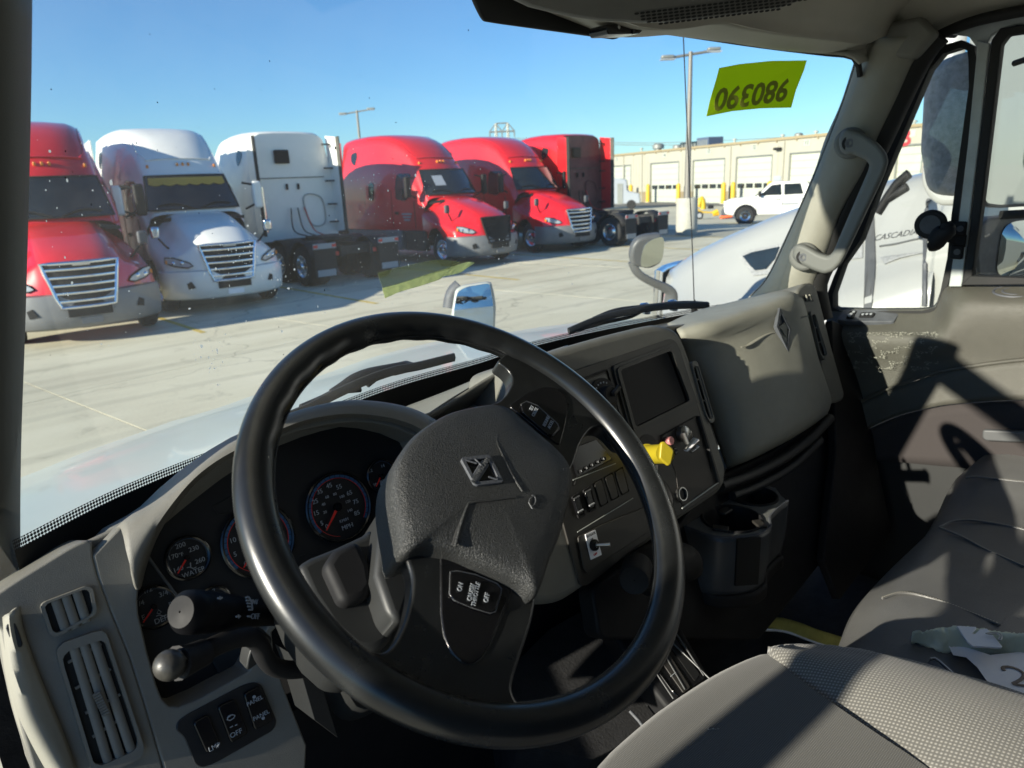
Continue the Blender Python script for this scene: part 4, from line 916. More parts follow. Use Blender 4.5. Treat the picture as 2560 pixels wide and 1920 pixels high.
loft([ra_, rb_, [p+np.array([-.05, 0, .03]) for p in rb_], [np.array([1.70, p[1], 2.76]) for p in rb_]], 'side_rail', 'header', cabT, n=40, steps=5, thick=.006)
tube([XP(1.90).at(p) for p in P0('2290,150 2320,108 2370,78 2440,52 2530,32 2640,12 2900,-40')], .012, 'rail_seal', 'blackrub', cabT, n=30, sides=8)
# console (lower lip nearest to us)
co = P0('1255,0 1317,29 1370,42 1425,54 1500,64 1600,69 1679,67 1760,57 1850,46 1941,33 2031,0 2060,-60 1240,-60')
CP = PL(YP(.60).at((1600, 60)), (-.15, -.45, -.88))
con = prism([CP.at(p) for p in co], CP.n, .06, 'overhead_console', 'trim', cabT, .012, 4)
V, Fs = [], []
for i in range(30):
    for j in range(6):
        u = i+(.5 if j % 2 else 0); px = 1592+u*14+j*8; py = 34+j*7.2-u*1.9*.9
        edge_lo = np.interp(px, [1500, 1600, 1679, 1760, 1850, 1941, 2031], [64, 69, 67, 57, 46, 33, 0])
        if py > edge_lo-7 or py < -2: continue
        c = CP.off(.0012).at((px, py)); ax = np.cross(CP.n, [0, 0, 1.]); ax /= np.linalg.norm(ax); ay = np.cross(CP.n, ax)
        v = [c+ax*.0035*math.cos(t)+ay*.0022*math.sin(t) for t in np.linspace(0, 2*math.pi, 8, endpoint=False)]; join(V, Fs, v, [tuple(range(8))])
mk('speaker_holes', V, Fs, 'frit_black', con, smooth=0, kind='stuff')
# sun visor: dark tinted panel in front of glass
VP = YP(.80)
vis = prism(rnd([VP.at(p) for p in P0('1172,-40 1190,8 1206,40 1215,52 1250,58 1540,98 1553,93 1568,75 1590,30 1400,-40')], .012), (0, -1, 0), .008, 'sun_visor', 'frit_black', cabT, .003)
dc = YP(.74)
bx_ = prism(rnd([dc.at(p) for p in P0('1518,60 1607,55 1606,78 1600,84 1522,86 1517,78')], .004), (0, -1, 0), .035, 'dash_camera', 'piano', None, .003)
tag(bx_, 'small black box camera hanging under the overhead console', 'camera'); disc(dc.off(.001).at((1548, 67)), (0, -1, 0), .003, .002, 'lens', 'chrome', bx_); 
prism(on(dc.off(.002), P0('1582,58 1588,58 1590,84 1583,85')), (0, -1, 0), .003, 'end_seam', 'frit_black', bx_)
# roof and rear shell outside the picture (they shade the cab)
mk('roof', [(0.0, .95, 2.76), (1.9, .95, 2.76), (1.95, -1.4, 2.8), (-.02, -1.4, 2.8)], [(0, 1, 2, 3)], 'header', cabT, thick=.04)
box((.95, -1.4, 1.9), (2.0, .05, 1.9), 'rear_wall', 'trim_dark', cabT)
box((.95, -.2, 1.05), (1.9, 2.6, .04), 'cab_floor', 'floor', cabT)
box((.95, 1.16, 1.42), (1.9, .04, .8), 'firewall', 'floor', cabT)
box((-.03, .72, 1.25), (.05, .8, .5), 'left_cowl_side', 'trim_dark', cabT)
box((-.05, -.75, 1.95), (.05, 1.15, 1.7), 'left_rear_wall', 'trim_dark', cabT); box((1.97, -1.0, 1.95), (.05, .8, 1.7), 'right_rear_wall', 'trim_dark', cabT)
# driver door standing open outside the picture: its frame bars shade the seat
ud = np.array([-math.cos(R(24.8)), -math.sin(R(24.8)), 0]); vd = np.array([-ud[1], ud[0], 0]); hd_ = np.array([-.07, .92, 0])
def ddb(s0, s1, z0, z1, name, mat='trim_dark', th=.05): box(hd_+ud*(s0+s1)/2+np.array([0, 0, (z0+z1)/2]), (s1-s0, th, z1-z0), name, mat, ddr, ax=(ud, vd, np.array([0, 0, 1.])))
ddr = box(hd_+ud*.55+np.array([0, 0, 1.42]), (1.10, .07, .78), 'driver_door', 'trim_dark', cabT, ax=(ud, vd, np.array([0, 0, 1.])))
ddb(1.02, 1.11, 1.81, 2.66, 'door_bar'); ddb(.3, 1.1, 2.62, 2.68, 'door_bar')
# ---- hood of our truck
hood = thing('truck_hood', 'white sloping hood of our own truck with raised fender bump', 'hood', (.95, 1.7, 0))
e0 = P0('-60,1245 43,1211 217,1140 362,1089 416,1068 506,1046 615,1003 755,962 911,905 1060,868 1142,862 1287,838 1400,836 1520,850')
ZE = [1.80, 1.78, 1.76, 1.74, 1.73, 1.72, 1.71, 1.70, 1.70, 1.70, 1.70, 1.70, 1.70, 1.72]
k0 = [ZP(z).at(p) for p, z in zip(e0, ZE)]
b0_ = [np.array([x, wsy(min(max(x, .0), 1.9))+.05, ZB+.005]) for x in np.linspace(-.10, 1.95, 14)]
mid = [a*.5+b*.5+np.array([0, .0, .035]) for a, b in zip(b0_, k0)]
drop = [p+np.array([0, .10, -.14]) for p in k0]; dr2 = [p+np.array([0, .12, -.5]) for p in k0]
loft([b0_, mid, k0, drop, dr2], 'hood_panel', 'hood_paint', hood, n=50, steps=8, thick=.006, smooth=80)
hb = P0('405,1085 430,1066 470,1050 506,1043 520,1046 500,1075 460,1096 420,1098')
cb = ZP(1.715).at((462, 1076)); ex = ZP(1.715).at((512, 1050))-cb
grid([[cb+ex*r*math.cos(t)+np.array([-ex[1], ex[0], 0])*r*.42*math.sin(t)+np.array([0, 0, .028*(1-r*r)]) for t in np.linspace(0, 2*math.pi, 28, endpoint=False)] for r in (1.08, .9, .7, .4, .02)], 'fender_bump', 'hood_paint', hood, closed=True, smooth=90)
# cowl and wipers
for (s, lab) in (('320,800 640,650 860,510 1150,450 1150,480 960,560 640,680 430,760', 'left black windshield wiper resting on the glass behind the steering wheel'),):
    wT = thing('windshield_wiper', lab, 'wiper', group='windshield wipers on the lower glass')
    bl_ = [on_glass(p, -.02) for p in A1('330,810 480,745 650,655 860,560 1060,490 1240,455 1480,395')]; tube(bl_, .006, 'blade', 'blackrub', wT, n=30, sides=6, flat=(.8, 1.6))
    tube([on_glass(p, -.04) for p in A1('640,645 720,590 790,540 880,505 1000,480 1150,455 1160,475')], .009, 'arm', 'black', wT, n=24, sides=8)
    tube([on_glass(p, -.035) for p in A1('420,740 560,680 650,640 830,620')], .005, 'bridge', 'black', wT, n=14, sides=6); tube([on_glass(p, -.035) for p in A1('880,590 1020,500 1300,440')], .005, 'bridge', 'black', wT, n=14, sides=6)
    box(on_glass(A1('1110,470')[0], -.05), (.05, .03, .018), 'pivot', 'black', wT, .004)
wT = thing('windshield_wiper', 'right black windshield wiper resting low in front of the glove box side', 'wiper', group='windshield wipers on the lower glass')
tube([on_glass(p, -.02) for p in Z5('60,1600 250,1520 440,1470 700,1430 1000,1418')], .006, 'blade', 'blackrub', wT, n=30, sides=6, flat=(.8, 1.6))
tube([on_glass(p, -.04) for p in Z5('240,1520 380,1465 560,1440 840,1412 1020,1418')], .009, 'arm', 'black', wT, n=24, sides=8); tube([on_glass(p, -.035) for p in Z5('120,1590 300,1540 480,1500 560,1460')], .005, 'bridge', 'black', wT, n=14, sides=6)
for s in ('590,1440', '780,1418'): lathe(on_glass(Z5(s)[0], -.055), (0, -.3, 1), [(.016, -.01), (.016, .008), (.001, .016)], 'pivot', 'chrome', wT, 12)
an = thing('antenna', 'thin whip antenna rising in front of the right windshield edge', 'antenna')
tube([YP(1.5).at(p) for p in P0('1736,770 1730,600 1722,420 1708,80 1704,-40')], .0022, 'whip', 'black', an, n=20, sides=6); lathe(YP(1.5).at((1736, 775)), (0, 0, 1), [(.012, -.08), (.012, 0), (.006, .03), (.002, .04)], 'mount', 'black', an, 12)
# ---- hood mirror of our truck, mirror of the neighbour
def mirror_thing(name, label, plane, outl, glassl, dp, shell, arm=None, armr=.02, group=None, foot=None):
    t = thing(name, label, 'mirror', group=group)
    P = [plane.at(p) for p in outl]; prism(rnd(P, .03), plane.n, dp, 'housing', shell, t, .02, 4)
    gl = prism(rnd([plane.off(.003).at(p) for p in glassl], .03), plane.n, .006, 'mirror_glass', 'mirror', t, .001)
    if arm: tube([plane.off(-dp*.5+o).at(p) for p, o in arm], armr, 'arm', shell, t, n=24, sides=10, flat=(1, .5))
    return t
mp1 = PL(YP(2.1).at((1200, 760)), (-.66, -.75, .11))
t = mirror_thing('hood_mirror', 'rounded hood mirror standing just above the steering wheel rim', mp1, Z2('1210,1310 1260,1280 1430,1257 1460,1265 1480,1340 1493,1430 1485,1600 1470,1640 1200,1560 1180,1500'), Z2('1225,1325 1290,1290 1430,1268 1452,1275 1478,1420 1472,1590 1440,1610 1210,1540 1200,1460'), .10, 'grey_paint', group=None)
tube([mp1.off(-.1).at(p) for p in P0('1125,770 1128,750 1135,730 1150,715')], .03, 'pivot', 'mirror_shell', t, n=8); tube([mp1.off(-.08).at((1190, 800)), np.array(mp1.off(-.08).at((1190, 800)))+np.array([0, .05, -.22])], .018, 'stem', 'mirror_shell', t)
mp2 = PL(XP(3.35).at((1640, 630)), (-.62, -.77, -.20))
t = mirror_thing('hood_mirror', 'round cornered mirror on a curved grey arm, on the neighbouring white hood', mp2, Z5('500,1010 540,960 600,940 700,930 722,960 725,1050 705,1130 640,1165 600,1170 560,1160 500,1150 485,1090'), Z5('585,1000 640,960 705,942 720,965 718,1050 700,1125 600,1158 558,1150 560,1080'), .07, 'mirror_grey')
tube([mp2.off(-.05).at(p) for p in Z5('500,1120 520,1170 560,1215 640,1260 730,1300 770,1340 760,1420')], [.03, .032, .034, .036, .04, .042, .042], 'arm', 'mirror_grey', t, n=24, sides=10, flat=(1, .5))
# ---- passenger side door
door = thing('passenger_door', 'passenger door in dark grey vinyl with quarter window and raised sill', 'door', (1.9, .3, 1.2))
XD = XP(1.90)
def dpl(pts, name, mat, dx=0., depth=.03, r=0., bevel=.004, parent=door): P = [XP(1.90-dx).at(p) for p in pts]; return prism(rnd(P, r) if r else P, (-1, 0, 0), depth, name, mat, parent, bevel)
# vinyl body built as a loft: sill ledge, then panel rows
r0 = [XP(1.97).at(p) for p in P0('2070,768 2150,771 2240,772 2330,768 2350,742 2362,712 2400,706 2480,706 2560,706 2680,706 2900,700')]
r1 = [XP(1.90).at(p) for p in P0('2066,815 2150,818 2240,824 2318,828 2352,800 2374,752 2410,742 2480,744 2560,745 2680,745 2900,742')]
r2 = [XP(1.875).at(p) for p in P0('2070,850 2150,850 2240,850 2330,852 2365,845 2390,800 2430,785 2490,780 2560,780 2680,782 2900,785')]
r3 = [XP(1.895).at(p) for p in P0('2080,940 2150,925 2240,915 2330,905 2390,900 2430,890 2470,884 2520,880 2580,876 2700,872 2900,860')]
r4 = [XP(1.90).at(p) for p in P0('2090,1040 2160,1000 2253,962 2330,936 2380,924 2430,917 2480,909 2530,903 2580,898 2700,888 2900,870')]
loft([r0, r1, r2, r3, r4], 'upper_panel', 'door_vinyl', door, n=60, steps=5, thick=.006, smooth=70)
q0 = [XP(1.885).at(p) for p in P0('2090,1046 2160,1003 2253,965 2330,939 2380,927 2480,912 2580,901 2700,891 2900,873')]
q1 = [XP(1.88).at(p) for p in P0('2100,1110 2180,1067 2253,1036 2330,1018 2380,1010 2480,1002 2580,998 2700,992 2900,985')]
loft([q0, q1], 'middle_panel', 'door_vinyl', door, n=50, steps=6, thick=.006)
w0 = [XP(1.895).at(p) for p in P0('2100,1112 2180,1069 2253,1038 2330,1020 2380,1012 2480,1004 2580,1000 2700,994 2900,987')]
w1 = [XP(1.895).at(p) for p in P0('2090,1140 2185,1150 2253,1155 2330,1162 2380,1166 2480,1176 2580,1184 2700,1190 2900,1200')]
loft([w0, w1], 'fabric_insert', 'door_fabric', door, n=40, steps=6, thick=.006)
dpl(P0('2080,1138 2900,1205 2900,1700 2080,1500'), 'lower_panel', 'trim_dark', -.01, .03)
tube([XP(1.882).at(p) for p in P0('2100,1040 2160,1000 2253,961 2330,935 2380,924 2480,909 2580,898 2700,888')], .004, 'trim_line', 'grey_paint', door, n=40, sides=6).data.materials[0] = MT['door_vinyl']
# scuffs in the sun patch
V, Fs = [], []
for i in range(2600):
    a, b = rng.uniform(2120, 2345), rng.uniform(830, 930)
    bnd = abs(math.sin(a*.035+b*.09)+.5*math.sin(a*.11-b*.21)); 
    if b > 838 and bnd > .42: continue
    c = XP(1.872).at((a, b)); s = rng.uniform(.0003, .0011); join(V, Fs, [c+np.array([0, s*1.8, 0]), c+np.array([0, 0, s*.8]), c+np.array([0, -s*1.8, s*.6]), c+np.array([0, 0, -s*.8])], [(0, 1, 2, 3)])
mk('scuff_marks', V, Fs, 'scratch', door, smooth=0, kind='stuff')
# switch plate on the ledge
SWP = PL(XP(1.93).at((2200, 790)), (-.35, 0, .94))
sw = prism(rnd([SWP.at(p) for p in B3('370,375 435,290 960,290 1000,305 930,405 900,410 480,408 370,390')], .004), SWP.n, .012, 'switch_plate', 'mirror_shell', door, .002)
for s in ('460,345 500,298 560,300 520,370 455,368', '580,355 605,315 730,318 745,325 720,360 590,360'): prism(rnd([SWP.off(.004).at(p) for p in B3(s)], .003), SWP.n, .006, 'rocker_switch', 'black', sw, .001)
for s in ('480,340', '505,330', '530,310', '490,352', '620,335', '660,332', '700,332'): disc(SWP.off(.0065).at(B3(s)[0]), SWP.n, .0035, .002, 'switch_print', 'white_print', sw)
# door handle recess
dpl(B3('1740,1460 1770,1400 1850,1355 1950,1335 2300,1325 2300,1620 1760,1600 1735,1560'), 'handle_recess', 'door_vinyl', .004, .01, .01)
dpl(B3('1800,1480 2300,1500 2300,1610 2000,1600 1830,1590 1795,1560'), 'door_handle', 'mirror_grey', .03, .015, .006)
# tweeter / cup
TP = PL(XP(1.93).at((2540, 727)), (-.3, 0, .95)); tube([TP.at((2545+62*math.cos(a), 729+14*math.sin(a))) for a in np.linspace(0, 2*math.pi, 30, endpoint=False)], .003, 'ring', 'mirror_shell', door, closed=True, sides=6); tube([TP.at((2548+42*math.cos(a), 729+9*math.sin(a))) for a in np.linspace(0, 2*math.pi, 30, endpoint=False)], .003, 'ring', 'mirror_shell', door, closed=True, sides=6)
mk('pocket', [TP.off(.002).at((2552+24*math.cos(a), 730+6*math.sin(a))) for a in np.linspace(0, 2*math.pi, 20, endpoint=False)], [tuple(range(20))], 'frit_black', door, smooth=0)
# quarter window opening: frame ring and glass
qo = P0('2404,100 2350,115 2300,170 2245,290 2175,470 2125,600 2085,690 2066,740 2072,785 2100,790 2303,788 2352,786 2385,645 2397,540 2415,398 2440,215 2442,150 2435,115')
qi = P0('2404,119 2357,134 2324,174 2266,311 2194,481 2151,600 2107,663 2082,735 2082,768 2100,778 2303,778 2339,768 2346,753 2368,645 2378,542 2397,398 2422,217 2421,150 2418,127')
QX = XP(1.95)
ringplate([QX.at(p) for p in qo], [QX.at(p) for p in qi], (-1, 0, 0), .035, 'window_gasket', 'blackrub', door, N=110)
prism([XP(1.96).at(p) for p in qi], (-1, 0, 0), .004, 'quarter_glass', 'side_glass', door)
# painted door frame bar and rubber run
bar = P0('2442,100 2440,145 2417,380 2393,579 2371,717 2404,717 2422,560 2447,360 2469,145 2475,108')
dpl(bar, 'frame_bar', 'grey_paint', -.03, .03, 0, .003).data.materials[0] = M('frame_paint', (.40, .43, .42), .4, var=.12, vscale=25)
dpl(P0('2200,95 2300,40 2420,8 2640,-30 2640,60 2540,62 2480,85 2462,118 2440,118 2420,90 2370,84 2310,120 2270,165'), 'frame_top', 'frame_paint', -.045, .03, 0, .006)
dpl(P0('2478,100 2500,70 2580,58 2580,80 2520,88 2503,110 2455,510 2429,700 2402,715 2408,690 2425,560 2450,340'), 'window_run', 'blackrub', -.028, .03, 0, .003)
dpl(P0('2425,690 2600,696 2600,712 2400,714'), 'window_run', 'blackrub', -.02, .03, 0, .003)
prism([XP(1.955).at(p) for p in P0('2500,85 2900,60 2900,700 2430,696')], (-1, 0, 0), .004, 'door_glass', 'side_glass', door)
dpl(P0('2480,-30 2900,-80 2900,65 2600,62 2500,72'), 'frame_top', 'blackrub', -.05, .03)
# vent latch
vl = disc(XP(1.90).at((2325, 562)), (-1, -.2, 0), .034, .03, 'latch_hub', 'blackrub', door, bevel=.005); disc(XP(1.895).at((2325, 562)), (-1, -.2, 0), .022, .004, 'latch_cap', 'mirror_shell', vl, bevel=.001)
tube([XP(1.86).at(p) for p in P0('2364,556 2368,575 2350,590 2335,612 2322,618')], [.010, .020, .022, .020, .010], 'latch_lever', 'black', vl, n=20, sides=12)
prism([XP(1.925).at(p) for p in P0('2366,582 2416,586 2412,620 2360,604')], (-1, 0, 0), .03, 'latch_bracket', 'black', vl, .003)
for q in ((2400, 572), (2392, 630)): box(XP(1.925).at(q), (.01, .028, .034), 'latch_plate', 'black', vl, .004); disc(XP(1.918).at(q), (-1, 0, 0), .007, .002, 'screw', 'mirror_shell', vl)
# big outside mirror
mm = thing('side_mirror', 'tall grey outside mirror seen through the passenger door glass', 'mirror', (2.35, .75, 2.3), 'outside mirrors on the passenger side')
XM = XP(2.30)
shp = B1('1360,200 1280,225 1130,280 960,390 880,470 865,560 850,800 820,1300 800,1659')
sh = [XM.at(p) for p in shp]+[XM.at(p) for p in P0('2335,400 2343,455 2358,478 2395,485 2420,486')]
far_ = [XM.at(p)+np.array([.02, -.012, 0]) for p in P0('2440,118 2438,122 2436,130 2436,160 2436,200 2436,240 2436,280 2434,330 2432,370 2430,420 2428,450 2428,480 2428,486 2428,488')]
loft([[p+np.array([.08, .05, 0]) for p in sh], sh, far_], 'housing', 'mirror_housing', mm, n=40, steps=6, thick=.01, smooth=70)
MP_ = PL(XP(2.28).at((2500, 330)), (-.33, -.943, 0))
prism(rnd([MP_.at(p) for p in B1('1880,0 1870,80 1850,320 1780,800 1740,1150 1690,1500 1650,1800 1640,2040 1650,2140 1700,2200 2600,2180 2600,-200')][:0] or [MP_.at(p) for p in P0('2506,30 2500,155 2480,300 2466,400 2458,500 2464,514 2500,520 2640,512 2640,20')], .01), MP_.n, .03, 'housing_rim', 'mirror_shell', mm, .005)
gl = prism(rnd([MP_.off(.002).at(p) for p in P0('2512,30 2506,155 2486,300 2472,400 2464,500 2470,508 2500,512 2640,505 2640,20')], .012), MP_.n, .004, 'mirror_glass', 'mirror', mm)
m2 = thing('side_mirror', 'small convex mirror below the tall one, bulging and wide angled', 'mirror', (2.3, .6, 2.0), 'outside mirrors on the passenger side')
P_ = [MP_.at(p) for p in P0('2452,560 2480,545 2640,530 2640,700 2450,695 2444,640')]; prism(rnd(P_, .02), MP_.n, .06, 'housing', 'mirror_shell', m2, .012)
cc = MP_.at((2556, 620)); ax = np.cross(MP_.n, [0, 0, 1.]); ax /= np.linalg.norm(ax); ay = np.cross(ax, MP_.n)*1
rows = []
for i in range(9):
    rr = i/8; rows.append([cc+MP_.n*(.003+.028*(1-rr*rr))+ax*rr*.105*np.sign(math.cos(t))*abs(math.cos(t))**.5+ay*rr*.078*np.sign(math.sin(t))*abs(math.sin(t))**.5 for t in np.linspace(0, 2*math.pi, 32, endpoint=False)])
grid(rows, 'mirror_glass', 'mirror', m2, closed=True, smooth=180)
tube([XP(2.33).at(p) for p in P0('2530,155 2560,150 2600,148')], .008, 'bracket', 'black', mm); tube([XP(2.33).at(p) for p in P0('2500,538 2560,535 2640,530')], .012, 'bracket', 'black', m2)
for z in (2.68,): tube([(1.98, .8, z), (2.3, .72, z)], .012, 'bracket', 'black', mm)
# ================================================================== DASHBOARD
dash = thing('dashboard', 'two tone dashboard with instrument cluster, centre stack and glove box', 'dashboard', (.95, .85, 1.8))
def dp(pts, name, mat, off=0., depth=.04, r=0., bevel=.004, parent=dash, seg=3, n=4): P = [D(off).at(p) for p in pts]; return prism(rnd(P, r, n) if r else P, DN, depth, name, mat, parent, bevel, seg)
def line(pts, name, mat, off, rad, parent, n=None, closed=False, sides=6, flat=(1, 1)): return tube([D(off).at(p) for p in pts], rad, name, mat, parent, closed=closed, n=n, sides=sides, flat=flat)
def dtext(s, p, h, mat='white_print', off=.002, parent=None, **k): return text(s, D(off).at(p), DX, DY, h, mat, parent, **k)
# -- left end panel
seam = Z8('640,190 680,350 760,560 900,900 1000,1220 1130,1659')
le = P0('-30,1500')+P0('40,1452')+P0('125,1400 180,1366 231,1345')+seam+P0('420,1990 100,1990')+Z8('230,1659 150,1400 60,1000 10,700')+P0('-20,1560')
lep = dp(le, 'end_panel', 'trim', .0, .12, .012, .022, seg=6)
lt = loft([[D(.006-.03).at(p) for p in Z8('0,640 20,800 60,1050 120,1300 200,1520 260,1700')], [D(.012).at(p) for p in Z8('60,590 75,780 110,1020 175,1270 290,1500 420,1700')], [D(.004).at(p) for p in Z8('125,545 150,700 225,920 330,1180 430,1420 530,1700')]], 'end_bolster', 'trim_light', lep, n=30, steps=6, thick=.004)
dp(Z8('38,690 50,665 80,650 105,655 125,700 160,800 150,825 110,830 85,810 60,740'), 'pocket_hole', 'dial', .0135, .003, .003, .001, parent=lep)
def vent(out, bars, cross, parent, off=.002, name='air_vent', w=.006, slots=None):
    P = [D(off+.006).at(p) for p in out]; P = rnd(P, .018)
    c = np.mean(P, 0); I = [c+(p-c)*.86 for p in P]
    v = ringplate(P, I, DN, .008, name, 'trim', parent, N=64)
    prism([p-np.array(DN)*.0075 for p in I], DN, .001, 'vent_back', 'frit_black', v)
    for a, b in bars: tube([D(off+.003).at(a), D(off+.003).at(b)], w, 'louvre', 'trim', v, sides=8, flat=(1, .5), up=DN)
    for a, b in cross: tube([D(off+.0012).at(a), D(off+.0012).at(b)], .0016, 'cross_vane', 'trim', v, sides=6)
    return v
vent(Z8('280,545 300,515 600,400 640,415 672,565 655,605 385,755 345,740'), [(Z8('385,500')[0], Z8('460,720')[0]), (Z8('455,470')[0], Z8('530,690')[0]), (Z8('530,440')[0], Z8('600,650')[0])], [], dash, w=.0042)
vent(Z8('385,860 420,800 690,705 735,725 1000,1520 980,1590 700,1720 640,1700'), [(Z8('510,830')[0], Z8('770,1690')[0]), (Z8('575,790')[0], Z8('850,1640')[0]), (Z8('645,760')[0], Z8('925,1590')[0])], [(Z8(a)[0], Z8(b)[0]) for a, b in (('470,930', '700,800'), ('520,1110', '765,975'), ('590,1280', '830,1150'), ('640,1445', '860,1300'))], dash, w=.0042)
for k in range(9): line(Z8('%d,%d %d,%d' % (640+8*k, 1160+17*k, 690+8*k, 1135+17*k)), 'thumb_ridge', 'trim', .010, .0014, dash)
# -- instrument surround
outer = [tuple(p) for p in seam[::-1]]+P0('231,1389 300,1318 365,1283 401,1259 452,1209 506,1162 582,1107 640,1072 690,1050 763,1025 853,1007 925,1007 998,1018 1052,1036 1092,1057 1180,1140 1180,1300 1090,1330 1000,1330 900,1400 800,1460')+Z8('1880,720 1900,930 2000,1200 2120,1500 2100,1900')+P0('420,1990')
inn_ = P0('344,1501 347,1537 369,1631 391,1711 405,1747 423,1765 448,1768 506,1743 579,1703 622,1678 640,1645 655,1590 700,1520 800,1440 900,1380 1000,1310 1060,1220 1075,1150 1048,1095 998,1072 943,1059 889,1054 817,1061 745,1079 680,1101 571,1152 508,1190 445,1247 397,1310 369,1380 350,1443')
SO, SI = [D(0).at(p) for p in outer], [D(0).at(p) for p in inn_]
sur = ringplate(SO, SI, DN, .10, 'instrument_surround', 'trim', dash, N=150, wall=.075, bevel=.008)
# protruding hood lip above the cluster
lipo = P0('340,1470 352,1420 380,1345 425,1270 490,1195 570,1140 680,1088 760,1055 853,1038 930,1040 1005,1055 1060,1082 1100,1130')
lipb = P0('300,1318 330,1290 380,1262 452,1209 506,1162 582,1107 690,1050 763,1025 853,1007 925,1007 998,1018 1052,1036 1100,1062')
hl = loft([[D(.0).at(p)+np.array([0, .10, -.06]) for p in lipb], [D(.004).at(p) for p in lipb], [D(.036).at((a[0]*.5+b[0]*.5, a[1]*.5+b[1]*.5)) for a, b in zip(lipb, lipo)], [D(.03).at(p) for p in lipo], [D(-.03).at((p[0]*.97+700*.03, p[1]*.97+1300*.03)) for p in lipo]], 'hood_lip', 'trim', sur, n=50, steps=5, thick=.003, smooth=80)
CO = -.055
cf = dp([(p[0]+(700-p[0])*-.12, p[1]+(1380-p[1])*-.12) for p in inn_], 'cluster_face', 'dial', CO-.0005, .004, 0, .0, parent=dash)
tube(crv([D(-.045).at(p) for p in P0('369,1390 420,1460 470,1520 520,1560')], 14), .0016, 'lens_edge', 'mirror_shell', cf)
for pts in (Z7('1470,1290 1600,1220 1760,1150 1800,1230 1640,1330 1510,1345'), A8('1270,1230 1370,1215 1385,1235 1300,1290 1240,1300')): line(pts, 'display_outline', 'trim_dark', CO+.0008, .0006, cf, closed=True)
def gauge(c, e, label_txt, nums, tip, rr=1., big=False, arc=(-40, 215), extra=(), nm='gauge'):
    """c centre, e a point on the outer right edge"""
    pl = D(CO+.001); C = pl.at(c); rad = np.linalg.norm(pl.at(e)-C)*rr
    g = disc(C+np.array(DN)*.002, DN, rad*1.0, .003, nm, 'dial', dash, 40)
    pol = lambda r, a: C+np.array(DN)*.0035+(DX*math.cos(R(a))+DY*math.sin(R(a)))*r
    tube([pol(rad*1.04, a) for a in np.linspace(0, 360, 48, endpoint=False)], .0022, 'bezel', 'piano', g, closed=True, sides=6)
    A = np.linspace(arc[0], arc[1], 40); grid([[pol(rad*.985, a) for a in A], [pol(rad*(.90 if big else .94), a) for a in A]], 'arc_band', 'blue_arc', g, smooth=0)
    tube([pol(rad*(.885 if big else .92), a) for a in np.linspace(arc[0], arc[1]+40, 40)], .00035, 'arc_line', 'needle' if big else 'mirror_shell', g, sides=4)
    if big:
        V, Fs = [], []
        for a in np.linspace(arc[0], arc[1], 26): join(V, Fs, [pol(rad*.9, a-.6), pol(rad*.985, a-.5), pol(rad*.985, a+.5), pol(rad*.9, a+.6)], [(0, 1, 2, 3)])
        V = [v+np.array(DN)*.0006 for v in V]; mk('tick_marks', V, Fs, 'dial', g, smooth=0)
    for s, p, h in nums: text(s, D(CO+.0055).at(p), DX, DY, h, 'grey_print' if h < .0045 else 'white_print', g, 'numeral')
    for s, p, h in extra: text(s, D(CO+.0055).at(p), DX, DY, h, 'white_print', g, 'lettering')
    T_ = D(CO+.008).at(tip); C2 = D(CO+.008).at(c); v = (T_-C2); s = np.cross(v, DN); s = s/np.linalg.norm(s)
    prism([C2+s*rad*.045, T_+s*.0006, T_-s*.0006, C2-s*rad*.045], DN, .0012, 'needle', 'needle', g); disc(C2+np.array(DN)*.001, DN, rad*.13, .004, 'needle_cap', 'piano', g, 18)
    return g
a8 = lambda s: A8(s)[0]; z8 = lambda s: Z8(s)[0]
hN = .0062
gauge(a8('1565,845'), a8('1795,800'), 'MPH', [(s, a8(p), hN) for s, p in (('5', '1437,975'), ('15', '1392,895'), ('25', '1385,803'), ('35', '1420,725'), ('45', '1495,678'), ('55', '1573,687'), ('65', '1655,735'), ('75', '1705,803'), ('85', '1715,893'), ('0', '1477,1000'))]+[(s, a8(p), .0038) for s, p in (('20', '1462,887'), ('40', '1450,825'), ('60', '1478,767'), ('80', '1540,744'), ('100', '1595,764'), ('120', '1642,803'), ('140', '1658,873'))], a8('1475,1030'), big=True, extra=[('KM/H', a8('1612,950'), .004), ('MPH', a8('1640,1000'), .0062)], nm='speedometer')
gauge(a8('930,1110'), a8('1205,1060'), 'RPM', [(s, a8(p), hN) for s, p in (('5', '752,1220'), ('10', '733,1110'), ('15', '775,1010'), ('20', '870,950'), ('25', '1110,1055'), ('30', '1140,1155'), ('0', '835,1295'))], a8('822,1325'), big=True, rr=.95, nm='tachometer')
gauge(a8('372,1245'), a8('535,1210'), 'WATER', [(s, a8(p), .0056) for s, p in (('140', '302,1338'), ('170', '262,1240'), ('200', '320,1150'), ('230', '425,1175'), ('260', '475,1268'))]+[('°F', a8('325,1222'), .0045)], a8('300,1370'), extra=[('WATER', a8('425,1360'), .0056)], nm='water_gauge', arc=(-20, 200))
gauge(z8('1065,545'), z8('1205,500'), 'DEF', [(s, z8(p), .0056) for s, p in (('1/4', '965,525'), ('1/2', '1020,432'), ('3/4', '1130,455'), ('E', '992,620'), ('F', '1178,530'))], z8('990,655'), extra=[('DEF', z8('1113,635'), .006)], nm='fluid_gauge', arc=(20, 150))
gauge(a8('1905,600'), a8('2010,575'), 'VOLTS', [(s, a8(p), .0045) for s, p in (('12', '1822,560'), ('14', '1917,522'), ('16', '1980,615'), ('10', '1858,670'))], a8('1868,685'), extra=[('VOLTS', a8('1945,695'), .0045)], nm='volt_gauge', arc=(0, 190))
gauge(a8('585,1600'), a8('700,1560'), '', [('2', a8('585,1505'), .0045)], a8('540,1680'), nm='fuel_gauge', arc=(0, 180))
